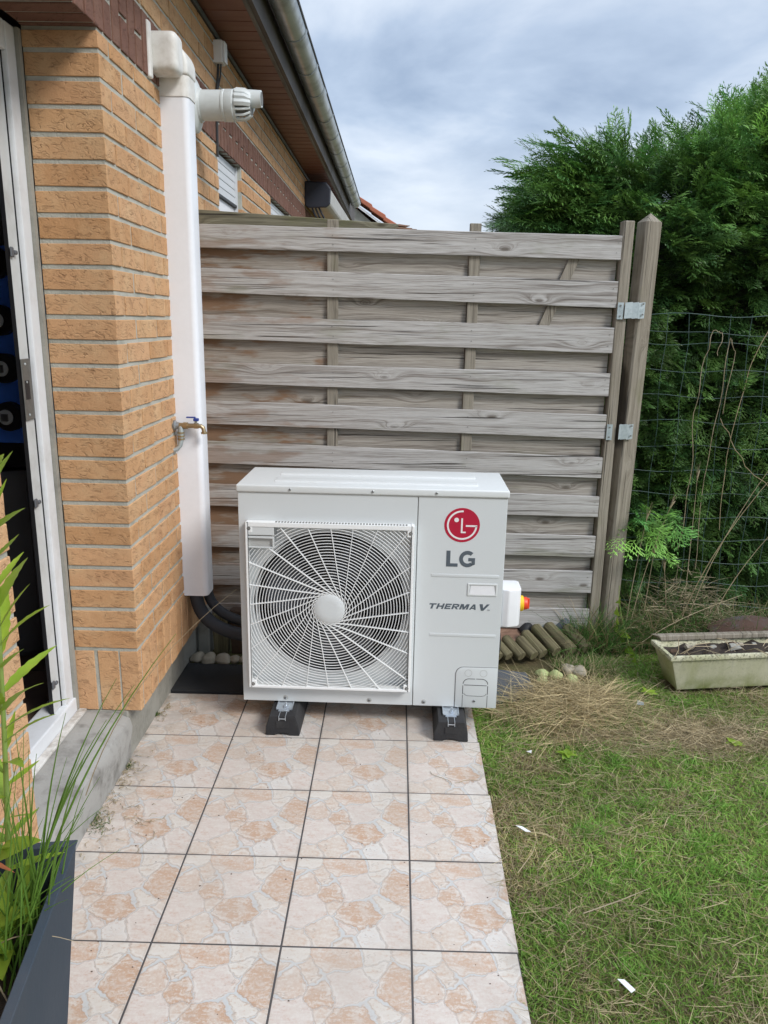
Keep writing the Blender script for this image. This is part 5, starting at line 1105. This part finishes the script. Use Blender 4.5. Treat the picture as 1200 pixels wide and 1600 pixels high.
# near-black hull, its colour standing in for the shade inside the hedge
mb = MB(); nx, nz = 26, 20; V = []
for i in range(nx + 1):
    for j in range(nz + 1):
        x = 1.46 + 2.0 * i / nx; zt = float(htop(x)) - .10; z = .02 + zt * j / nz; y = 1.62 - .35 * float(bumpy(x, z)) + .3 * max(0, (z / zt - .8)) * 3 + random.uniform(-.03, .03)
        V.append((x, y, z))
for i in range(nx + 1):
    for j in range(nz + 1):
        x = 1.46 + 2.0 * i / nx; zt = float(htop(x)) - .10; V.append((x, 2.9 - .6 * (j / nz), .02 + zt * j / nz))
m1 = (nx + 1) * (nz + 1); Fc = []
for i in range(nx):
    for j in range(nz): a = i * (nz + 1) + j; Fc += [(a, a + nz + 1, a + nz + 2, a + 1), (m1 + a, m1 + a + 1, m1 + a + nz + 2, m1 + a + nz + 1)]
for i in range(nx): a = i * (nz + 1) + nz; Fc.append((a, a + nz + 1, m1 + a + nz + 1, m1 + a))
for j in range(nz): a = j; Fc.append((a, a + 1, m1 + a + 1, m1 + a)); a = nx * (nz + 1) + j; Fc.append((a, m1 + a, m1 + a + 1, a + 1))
mb.add(V, Fc); mb.build('inner_shade_hull', M['core'], HD)
for (x, y) in ((1.55, 1.9), (2.15, 1.95), (2.75, 1.9)):
    mb = MB(); mb.tube([(x, y, -.02), (x + .03, y + .02, .8), (x - .02, y, 1.6), (x, y, 2.1)], [.07, .06, .045, .02], 10); mb.build('trunk', M['bark'], HD, smooth=True)
for k in range(46):      # bare brown twigs showing between the sprays
    x, z = random.uniform(1.6, 2.5), random.uniform(.3, 1.9); y = 1.34; d = Vector((random.uniform(-.6, .6), -1, random.uniform(-.2, .7))).normalized(); L = random.uniform(.12, .3)
    mb = MB(); p = Vector((x, y, z)); mb.tube([p, p + d * L * .5 + Vector((0, 0, .01)), p + d * L], [.004, .003, .001], 5); mb.build('twig', M['bark'], HD)

# ------------------------------------------------------------------ lawn
def lawn_mask(x, y):
    ok = (x > .8835 + .0175 * (-y)) | (y > .215)
    ok &= ~((x < 1.16) & (y > .2)) & ~((x < 1.42) & (y > .38)) & ~((x > 1.72) & (x < 2.6) & (y > .345 + .167 * (x - 1.688)) & (y < .50 + .167 * (x - 1.688)))
    ok &= ~((y > .56) & (x < 1.42))
    return ok
def dryness(x, y):
    d = vnoise(x, y, 2.3, 5) * .45 + vnoise(x, y, 6.5, 6) * .35 + vnoise(x, y, 17, 7) * .2
    heap = np.exp(-(((x - 1.24) / .24) ** 2 + ((y - .20) / .20) ** 2)) * .9 + np.exp(-(((x - 1.62) / .42) ** 2 + ((y - .02) / .10) ** 2)) * .42 + np.exp(-(((x - 1.06) / .12) ** 2 + ((y + .22) / .07) ** 2)) * .35 + np.exp(-(((x - 1.62) / .14) ** 2 + ((y + .95) / .12) ** 2)) * .25
    return d + heap
Vs, Fs, Cs = [], [], []; off = 0
def add_blades(x, y, z, Lr, wr, lean, cfun, segs=3, up=1.0, bendz=-.35):
    global off
    n = len(x); P = np.stack([x, y, z], 1); D = np.stack([rng.normal(0, lean, n), rng.normal(0, lean, n), np.full(n, up)], 1); L = rng.uniform(*Lr, n); Wd = rng.uniform(*wr, n)
    bend = rng.normal(0, .35, (n, 3)); bend[:, 2] = bendz * rng.random(n)
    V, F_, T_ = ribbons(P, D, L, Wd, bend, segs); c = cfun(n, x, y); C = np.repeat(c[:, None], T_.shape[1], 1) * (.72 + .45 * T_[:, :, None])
    Vs.append(V); Fs.append(F_ + off); Cs.append(C.reshape(-1, 3)); off += len(V)
def grass_col(n, x, y):
    dr = dryness(x, y); g1 = np.array((.145, .280, .050)); g2 = np.array((.28, .43, .090)); y1 = np.array((.40, .37, .14)); s1 = np.array((.56, .46, .27))
    h = rng.random(n)[:, None]; c = g1 * (1 - h) + g2 * h
    p_dry = np.clip((dr - .46) * 1.7, .03, .85); r_ = rng.random(n); c = np.where((r_ < p_dry)[:, None], s1 * rng.uniform(.55, 1.15, n)[:, None], np.where((r_ < p_dry + .14)[:, None], y1 * rng.uniform(.7, 1.1, n)[:, None], c))
    return c * (1.0 + .5 * vnoise(x, y, 3.1, 9))[:, None]
n = 210000; x = .87 + 2.0 * rng.random(n) ** 1.15; y = -1.9 + 2.85 * rng.random(n); dr = dryness(x, y)
k = lawn_mask(x, y) & (rng.random(n) < np.clip(1.25 - (dr - .35) * 1.3, .18, 1)); x, y = x[k], y[k]
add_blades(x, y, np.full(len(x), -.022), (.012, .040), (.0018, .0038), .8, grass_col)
# coarser tufts
n = 9000; tx = .95 + 1.9 * rng.random(140); ty = -1.8 + 2.4 * rng.random(140); ti = rng.integers(0, 140, n); x = tx[ti] + rng.normal(0, .018, n); y = ty[ti] + rng.normal(0, .018, n); k = lawn_mask(x, y) & (dryness(x, y) < .75); x, y = x[k], y[k]
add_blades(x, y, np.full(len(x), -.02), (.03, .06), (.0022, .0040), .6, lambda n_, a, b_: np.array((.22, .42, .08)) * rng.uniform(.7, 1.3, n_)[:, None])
# lying thatch
n = 42000; x = .90 + 1.9 * rng.random(n); y = -1.8 + 2.6 * rng.random(n); k = lawn_mask(x, y) & (rng.random(n) < np.clip(dryness(x, y) * 1.3 - .25, .05, 1)); x, y = x[k], y[k]
add_blades(x, y, -.016 + .02 * rng.random(len(x)), (.03, .10), (.0012, .0026), 1.0, lambda n_, a, b_: np.array((.54, .45, .27)) * rng.uniform(.45, 1.2, n_)[:, None], up=.12, bendz=0)
np_mesh('grass', np.concatenate(Vs), np.concatenate(Fs), M['blades'], np.concatenate(Cs)); tag(bpy.data.objects['grass'], label='patchy green and yellow lawn right of the tiles', kind='stuff')
# overhanging edge grass and long green grass at the post and hedge foot
Vs, Fs, Cs = [], [], []; off = 0
n = 900; x = 1.28 + .26 * rng.random(n); y = .50 + .12 * rng.random(n)
add_blades(x, y, np.full(n, -.02), (.04, .12), (.0018, .0035), .5, lambda n_, a, b_: np.where(rng.random((n_, 1)) < .4, np.array((.50, .42, .25)), np.array((.12, .24, .05))) * rng.uniform(.6, 1.2, n_)[:, None], 4)
n = 5200; x = np.concatenate([1.42 + 1.3 * rng.random(n), 1.38 + .22 * rng.random(700)]); y = np.concatenate([.74 + .26 * rng.random(n), .70 + .15 * rng.random(700)])
keep = (x > 1.60) | (y < .83); x, y = x[keep], y[keep]
add_blades(x, y, np.full(len(x), -.02), (.12, .38), (.0025, .005), .38, lambda n_, a, b_: np.where(rng.random((n_, 1)) < .3, np.array((.33, .26, .14)), np.array((.10, .21, .05))) * rng.uniform(.6, 1.25, n_)[:, None], 4, bendz=-.7)
n = 1700; x = 1.70 + .60 * rng.random(n); y = .80 + .16 * rng.random(n)
add_blades(x, y, .02 + .36 * rng.random(n) ** 1.6 * np.clip(1 - np.abs(x - 1.95) * 2.6, .12, 1), (.04, .15), (.0015, .0035), 1.1, lambda n_, a, b_: np.array((.62, .52, .34)) * rng.uniform(.35, 1.2, n_)[:, None], 4, up=.3, bendz=-.2)
np_mesh('long_grass', np.concatenate(Vs), np.concatenate(Fs), M['blades'], np.concatenate(Cs)); tag(bpy.data.objects['long_grass'], label='long tangled grass at the foot of post and hedge', kind='stuff')
# straw heap
Vs, Fs, Cs = [], [], []; off = 0
n = 5000; a = rng.random(n) * 2 * math.pi; rr_ = np.sqrt(rng.random(n)); x = 1.25 + .26 * rr_ * np.cos(a) + rng.normal(0, .03, n); y = .19 + .23 * rr_ * np.sin(a) + rng.normal(0, .03, n)
h_ = .075 * np.clip(1 - ((x - 1.25) / .27) ** 2 - ((y - .20) / .22) ** 2, 0, 1); k = (x > .97) & ~((x < 1.17) & (y > .25)) & (y < .375 - .25 * np.clip(1.42 - x, 0, .1)); x, y, h_ = x[k], y[k], h_[k]
add_blades(x, y, h_ * rng.random(len(x)) - .01, (.06, .20), (.0014, .0028), 1.0, lambda n_, p, q: np.array((.66, .53, .30)) * rng.uniform(.4, 1.2, n_)[:, None], 5, up=.18, bendz=-.12)
n = 1700; x = 1.25 + .75 * rng.random(n); y = -.02 + .12 * rng.normal(0, .55, n) + .1 * (x - 1.3) * .3
add_blades(x, y, -.012 + .02 * rng.random(n), (.05, .16), (.0013, .0026), 1.0, lambda n_, p, q: np.array((.60, .49, .30)) * rng.uniform(.35, 1.2, n_)[:, None], 4, up=.12, bendz=-.08)
n = 1500; x = 1.0 + .55 * rng.random(n); y = -.02 + .36 * rng.random(n); k = ~((x < 1.17) & (y > .22)); x, y = x[k], y[k]
add_blades(x, y, np.full(len(x), -.015), (.04, .10), (.0016, .003), .6, lambda n_, p, q: np.array((.17, .30, .06)) * rng.uniform(.5, 1.1, n_)[:, None], 4)
np_mesh('straw', np.concatenate(Vs), np.concatenate(Fs), M['straw'], np.concatenate(Cs)); tag(bpy.data.objects['straw'], label='heap of dry straw on the lawn beside the slate slab', kind='stuff')

# tall dry stalks with ears in front of the hedge
def stalk(x, y, h, lean, lab, ear=True):
    t = thing('dry_stalk', (x, y, 0), label=lab, cat='grass stalk', group='tall dry grass stalks before the hedge')
    P = bez([(x, y, -.02), (x + lean[0] * .2, y + lean[1] * .2, h * .5), (x + lean[0], y + lean[1], h)], 8); mb = MB(); mb.tube(P, [.0019] * 6 + [.0015, .0013, .001], 5); mb.build('stem', M['drystem'], t, smooth=True)
    if ear:
        d = (P[-1] - P[-2]).normalized(); e0 = P[-1]; mb = MB(); mb.tube([e0, e0 + d * .02, e0 + d * .045 + Vector((.004, 0, -.004)), e0 + d * .06 + Vector((.008, 0, -.008))], [.0015, .0045, .004, .001], 6)
        for _ in range(16):
            q = e0 + d * random.uniform(.0, .05); w = (d + Vector((random.uniform(-.35, .35), random.uniform(-.35, .35), random.uniform(-.2, .35)))).normalized(); mb.tube([q, q + w * .045], [.0005, .0002], 3)
        mb.build('ear', M['drystem'], t)
for a in [(1.64, .80, .62, (.05, 0), 'thin dry stalk with bristly ear rising right of the post', True), (1.66, .82, .66, (.14, .02), 'dry stalk leaning right with two bristly tips near the post', True), (1.74, .86, .44, (.02, 0), 'short upright dry stalk between post and trough', True), (1.93, .86, .80, (-.01, 0), 'tall straight dry stalk before the wire fence', True), (1.62, .70, .28, (.55, .1), 'long bare stalk slanting right from the post foot', False), (1.90, .80, .86, (.33, .05), 'long arching dry stalk at the right edge', True), (2.02, .84, .55, (.28, .05), 'dry stalk arching out over the trough', True), (1.86, .86, .36, (-.04, 0), 'broken short dry stalk in the tangle', True), (1.88, .84, .88, (.40, .0), 'tallest slanting dry stalk at the right edge', False)]: stalk(*a)
# dead bindweed stems climbing the wire
for k, (pts, lab) in enumerate([([(1.90, .94, .45), (1.92, .94, .8), (1.90, .94, 1.1), (1.92, .94, 1.35), (1.945, .94, 1.47), (1.985, .94, 1.46), (1.975, .94, 1.36)], 'pale dead vine looping over at the top of the wire mesh'), ([(1.99, .94, .35), (1.98, .94, .8), (2.01, .94, 1.15), (2.02, .94, 1.44), (2.05, .94, 1.38), (2.03, .94, 1.1)], 'pale dead vine twining up the middle of the wire mesh'), ([(2.08, .94, .55), (2.07, .94, .9), (2.12, .94, 1.3), (2.19, .94, 1.50), (2.21, .94, 1.3), (2.26, .94, 1.15)], 'pale dead vine forming an arch near the right edge'), ([(2.02, .93, 1.08), (2.08, .93, .98), (2.16, .93, .86), (2.30, .93, .75)], 'thin dead vine hanging across the lower wire mesh')]):
    t = thing('dead_vine', pts[0], label=lab, cat='vine', group='dead vines on the wire fence'); P = []
    for a, b_ in zip(pts, pts[1:]):
        for i in range(6): u = i / 6; P.append(Vector(a).lerp(Vector(b_), u) + Vector((.005 * math.sin(i * 1.05 + k), .006 * math.cos(i * 1.05), .003 * math.sin(i * 2.1))))
    P.append(Vector(pts[-1])); mb = MB(); mb.tube(P, .0017, 5); mb.build('stem', M['drystem'], t, smooth=True)
# green bindweed at the post foot
def leaf_mesh(name, L, Wd, mat, segs=7, fold=.18, droop=.25, serr=0.0, heart=False):
    mb = MB(); V = []; k = 0
    for i in range(segs + 1):
        t = i / segs; w = Wd / 2 * (math.sin(math.pi * min(1, t ** .75)) ** .8 if not heart else (1 - t) ** .75 * 1.05 * min(1, .35 + t * 5)); w = max(w, .0005)
        w *= 1 + (serr if i % 2 else -serr); z = -droop * L * t * t
        V += [(L * t - (.12 * L if heart and i == 0 else 0), -w, z + fold * w), (L * t, 0, z), (L * t - (.12 * L if heart and i == 0 else 0), w, z + fold * w)]
    mb.add(V, [(i * 3 + a, i * 3 + a + 1, i * 3 + a + 4, i * 3 + a + 3) for i in range(segs) for a in (0, 1)]); return mb.mesh(name, mat, smooth=True)
bw = thing('bindweed', (1.63, .78, 0), label='green bindweed with heart shaped leaves climbing the foot of the post', cat='climbing plant')
mb = MB(); mb.tube(bez([(1.66, .66, -.02), (1.66, .72, .02), (1.62, .80, .12), (1.60, .82, .24), (1.605, .82, .30)], 10), .0016, 5); mb.build('stem', M['stem'], bw, smooth=True)
hl = leaf_mesh('leaf', .055, .044, M['leaf'], heart=True); hl2 = leaf_mesh('leaf', .04, .034, M['leaf'], heart=True)
for (x, y, z, me) in [(1.600, .80, .235, hl), (1.592, .795, .19, hl), (1.60, .79, .15, hl), (1.595, .785, .115, hl), (1.615, .775, .085, hl), (1.62, .77, .05, hl2), (1.64, .73, .025, hl), (1.66, .70, .01, hl2), (1.655, .66, .0, hl), (1.655, .60, -.01, hl2), (1.635, .56, -.012, hl)]:
    link_mesh('leaf', me, bw, Vector((x, y, z)) - Vector((1.63, .78, 0)), (random.uniform(.9, 1.4), random.uniform(-.3, .5), random.uniform(-2.2, -.9)))
# broad-leaved weeds in the lawn
for (x, y, s, lab) in [(1.62, .33, 1, 'low broad leaved weed between straw and trough'), (1.19, -.16, .9, 'small weed rosette in the lawn below the straw'), (1.82, -.05, 1, 'pair of round weed leaves in the dry band'), (1.70, -.72, 1.2, 'dark weed rosette in the lawn at the right'), (1.66, -1.22, 1.3, 'leafy weed clump at the bottom right corner')]:
    t = thing('weed_rosette', (x, y, -.01), label=lab, cat='weed', group='broad leaved weeds in the lawn')
    for q in range(7): link_mesh('leaf', hl2, t, (0, 0, .012), (random.uniform(-.3, .3), random.uniform(-.6, -.1), q * .9 + random.random()), (s, s, s))

# debris on the lawn
def scrap(pts, z, lab, grp='white scraps on the lawn', mat='paper', name='paper_scrap', cat='scrap'):
    mb = MB(); n = len(pts); mb.prism(pts, z, z + .0015, 'XY'); mb.v = [(a, b_, c + .006 * math.sin(a * 60 + b_ * 40)) for a, b_, c in mb.v]; o = mb.build(name, M[mat]); tag(o, lab, cat, grp)
scrap([(1.113, -1.138), (1.135, -1.175), (1.15, -1.158), (1.132, -1.131)], .014, 'crumpled white paper scrap on the lawn near the bottom edge')
scrap([(0.949, -0.598), (0.975, -0.623), (0.993, -0.613), (0.969, -0.594)], .016, 'thin white scrap on the grass beside the tile edge')
scrap([(1.075, -1.30), (1.095, -1.308), (1.09, -1.29)], .014, 'tiny white chip in the grass at the bottom edge')
scrap([(1.535, .20), (1.56, .185), (1.565, .205), (1.545, .222)], .018, 'small grey plastic scrap in the lawn before the trough', mat='galv')
scrap([(1.045, -.165), (1.06, -.178), (1.064, -.165)], .012, 'small pale scrap at the edge of the straw')
for (x, y, a, L, lab) in [(.93, -.79, .9, .16, 'thin dry twig lying by the tile edge'), (1.08, -.93, .3, .22, 'curved straw lying across the lawn'), (1.70, .10, 1.4, .25, 'bent white stalk lying before the trough')]:
    t = thing('dry_twig', (x, y, .02), label=lab, cat='twig', group='dry twigs on the lawn'); mb = MB(); c, s_ = math.cos(a), math.sin(a); mb.tube([(x, y, .012), (x + c * L * .5, y + s_ * L * .5, .03), (x + c * L - s_ * .03, y + s_ * L + c * .03, .02)], [.0016, .0014, .0008], 5); mb.build('stem', M['drystem'], t)
# leaf litter where plinth and tiles meet
lt_ = MB()
for _ in range(170):
    cl = random.choice([(-.312, -.37, .03, .05), (-.30, -.66, .03, .06), (-.235, -.62, .06, .04), (-.325, .05, .01, .04), (-.31, -.5, .012, .1)])
    x, y = max(-.325, random.gauss(cl[0], cl[2])), random.gauss(cl[1], cl[3]); a = random.uniform(0, 6.28); L = random.uniform(.006, .030); z = .003
    lt_.tube([(x, y, z), (x + math.cos(a) * L * .5, y + math.sin(a) * L * .5, z + random.uniform(.001, .008)), (x + math.cos(a + .5) * L, y + math.sin(a + .5) * L, z)], [.0012, .001, .0004], 4)
for (x0, y0) in ((-.20, -.60), (-.13, -.66), (.78, -.36), (.70, -.30), (.03, .10)):
    P = [(x0, y0, .003)]; a = random.uniform(0, 6.28)
    for _ in range(6): a += random.uniform(-.9, .9); P.append((P[-1][0] + .018 * math.cos(a), P[-1][1] + .018 * math.sin(a), random.uniform(.002, .006)))
    lt_.tube(P, .0009, 4)
lt_.build('leaf_litter', M['drystem'], kind='stuff', label='dry bits and twigs collected along the plinth')
Vs, Fs, Cs = [], [], []; off = 0
cx_ = rng.choice(4, 260); cen = np.array([(-.325, -.61), (-.300, -.655), (-.343, .02), (-.322, -.33)])[cx_]; wts = np.array([.014, .016, .006, .008])[cx_]
add_blades(cen[:, 0] + rng.normal(0, 1, 260) * wts, cen[:, 1] + rng.normal(0, 1, 260) * wts * 1.4, np.full(260, .001), (.008, .022), (.0016, .003), .7, lambda n_, a, b_: np.array((.10, .17, .04)) * rng.uniform(.6, 1.3, n_)[:, None])
np_mesh('moss_tufts', np.concatenate(Vs), np.concatenate(Fs), M['blades'], np.concatenate(Cs)); tag(bpy.data.objects['moss_tufts'], label='tiny green tufts in the joint between plinth and tiles', kind='stuff')
# small dark crumbs on the tiles
crb = MB()
for _ in range(90):
    x, y = random.uniform(-.28, .86), random.uniform(-1.35, .15); s_ = random.uniform(.0007, .0019); crb.box(x - s_, x + s_, y - s_ * .6, y + s_ * .6, .0, s_ * .8, j=s_ * .3)
crb.build('crumbs', M['bark'], kind='stuff', label='dark crumbs scattered over the tiles')

# ------------------------------------------------------------------ planter with weeds at the bottom left
PT = thing('tall_planter', (-.072, -1.686, 0), (0, 0, .18), label='tall slate blue square planter at the bottom left corner', cat='planter')
def sq4(hx_, hy_, z): return [(-hx_, -hy_, z), (hx_, -hy_, z), (hx_, hy_, z), (-hx_, hy_, z)]
hx_, hy_ = .146, .191; mb = MB()
V = sq4(hx_ - .060, hy_ - .060, 0) + sq4(hx_ - .003, hy_ - .003, .594) + sq4(hx_, hy_, .5965) + sq4(hx_, hy_, .600) + sq4(hx_ - .016, hy_ - .016, .600) + sq4(hx_ - .028, hy_ - .028, .45)
mb.add(V, [(3, 2, 1, 0)] + [(k * 4 + i, k * 4 + (i + 1) % 4, (k + 1) * 4 + (i + 1) % 4, (k + 1) * 4 + i) for k in range(5) for i in range(4)]); mb.build('tub', M['pot'], PT, bevel=.0012, local=True)
mb = MB(); n_ = 12; V = [(-.128 + .256 * i / n_, -.172 + .344 * j / n_, .47 + random.uniform(-.006, .008)) for i in range(n_ + 1) for j in range(n_ + 1)]
mb.add(V, [(i * 13 + j, (i + 1) * 13 + j, (i + 1) * 13 + j + 1, i * 13 + j + 1) for i in range(12) for j in range(12)]); mb.build('soil', M['soil'], PT, smooth=True, local=True)
# tall weed
wd_ = thing('tall_weed', (-.05, -1.56, .47), label='tall light green weed with narrow toothed leaves in the planter', cat='weed')
SP = bez([(-.052, -1.56, .47), (-.03, -1.55, .75), (-.012, -1.555, 1.0), (.0, -1.55, 1.38)], 16); mb = MB(); mb.tube(SP, [.0052 - .0032 * i / 16 for i in range(17)], 10); mb.build('stem', M['stem'], wd_, smooth=True)
lv = [leaf_mesh('leaf', L, w, M['leaf'], 12, .25, dr_, .10) for L, w, dr_ in ((.085, .017, .10), (.11, .020, .2), (.07, .013, -.05), (.12, .026, .3))]
random.seed(21)
for i in range(34):
    t = .16 + .80 * i / 34; k = t * 16; p = SP[int(k)].lerp(SP[min(16, int(k) + 1)], k - int(k)); az = i * 2.4 + .3; el = random.uniform(.55, 1.05) if t > .35 else random.uniform(.2, .7)
    s_ = (1.0 if t < .8 else 1.3 - t * .6) * random.uniform(.8, 1.15)
    link_mesh('leaf', lv[i % 3], wd_, p - Vector((-.05, -1.56, .47)), (random.uniform(-.3, .3), -el, az), (s_, s_, s_))
for (tip, j) in (((.060, -1.56, 1.075), 1), ((.048, -1.56, 1.225), 1), ((.034, -1.55, 1.30), 0), ((.045, -1.57, .965), 3), ((.058, -1.56, .90), 1), ((.040, -1.56, 1.15), 1)):
    tp_ = Vector(tip); k = max(0, min(16, int((tp_.z - .55) / .85 * 16))); p = min(SP, key=lambda q: abs(q.z - (tp_.z - .075))); d = tp_ - p; az = math.atan2(d.y, d.x); el = math.atan2(d.z, math.hypot(d.x, d.y)); s_ = d.length / (.11 if j == 1 else .085 if j == 0 else .12)
    link_mesh('leaf', lv[j], wd_, p - Vector((-.05, -1.56, .47)), (random.uniform(-.4, .4), -el - .1, az), (s_, s_ * 1.1, s_))
# basal broad leaves, one red
bsl = thing('broad_weed', (-.03, -1.60, .47), label='broad leaved weed with one red leaf low in the planter', cat='weed')
bl = leaf_mesh('leaf', .10, .034, M['leaf'], 10, .3, .25, .03); rl = leaf_mesh('leaf', .085, .036, M['redleaf'], 10, .25, .2, .05)
for i in range(12): link_mesh('leaf', bl, bsl, (random.uniform(-.04, .03), random.uniform(-.03, .04), random.uniform(0, .06)), (random.uniform(-.3, .3), random.uniform(-1.3, -.5), i * 1.9), (1, 1, 1))
tag(link_mesh('leaf', rl, bsl, (-.045, -.03, .205), (-.5, .05, .15)), 'red leaf')
tag(link_mesh('leaf', bl, bsl, (-.09, .05, .18), (.2, -.1, .2), (.8, .9, .8)), None)
tag(link_mesh('leaf', bl, bsl, (-.02, .02, .17), (.3, -.7, -.1), (.9, 1.2, .9)), None)
# rush tuft
rs = thing('rush_tuft', (.01, -1.60, .47), label='tuft of thin upright rush blades arching over the planter rim', cat='grass tuft')
def rush(tip, base, r=.0020, arch=.03, mat='rush'):
    b0 = Vector(base); t0 = Vector(tip); mid = b0.lerp(t0, .5) + Vector((-(t0.x - b0.x) * .22, 0, arch)); P = bez([b0, mid, t0], 10)
    mb = MB(); mb.tube([p - Vector((0, 0, 0)) for p in P], [r * (1 - .85 * (i / 10) ** 1.5) for i in range(11)], 5, sq=(1, .6)); mb.build('blade', M[mat], rs, smooth=True)
for tip in [(.186, -1.55, .94), (.143, -1.56, .885), (.151, -1.53, .94), (.255, -1.55, 1.027), (.10, -1.58, .80), (.12, -1.60, .84), (.06, -1.62, .86), (.02, -1.60, .88), (.085, -1.57, .90)]:
    rush(tip, (random.uniform(-.03, .03), -1.58 + random.uniform(-.02, .02), .47), .0026)
rush((.349, -1.55, 1.101), (.10, -1.56, .75), .0009, .03, 'drystem')
for _ in range(44): rush((random.uniform(-.10, .14), -1.62 + random.uniform(-.06, .1), random.uniform(.62, .86)), (random.uniform(-.06, .04), -1.62 + random.uniform(-.05, .05), .47), .0019)
rush((.112, -1.62, .52), (-.05, -1.64, .50), .0016, .07, 'drystem'); rush((.10, -1.75, .42), (.02, -1.72, .55), .0014, .04, 'drystem')
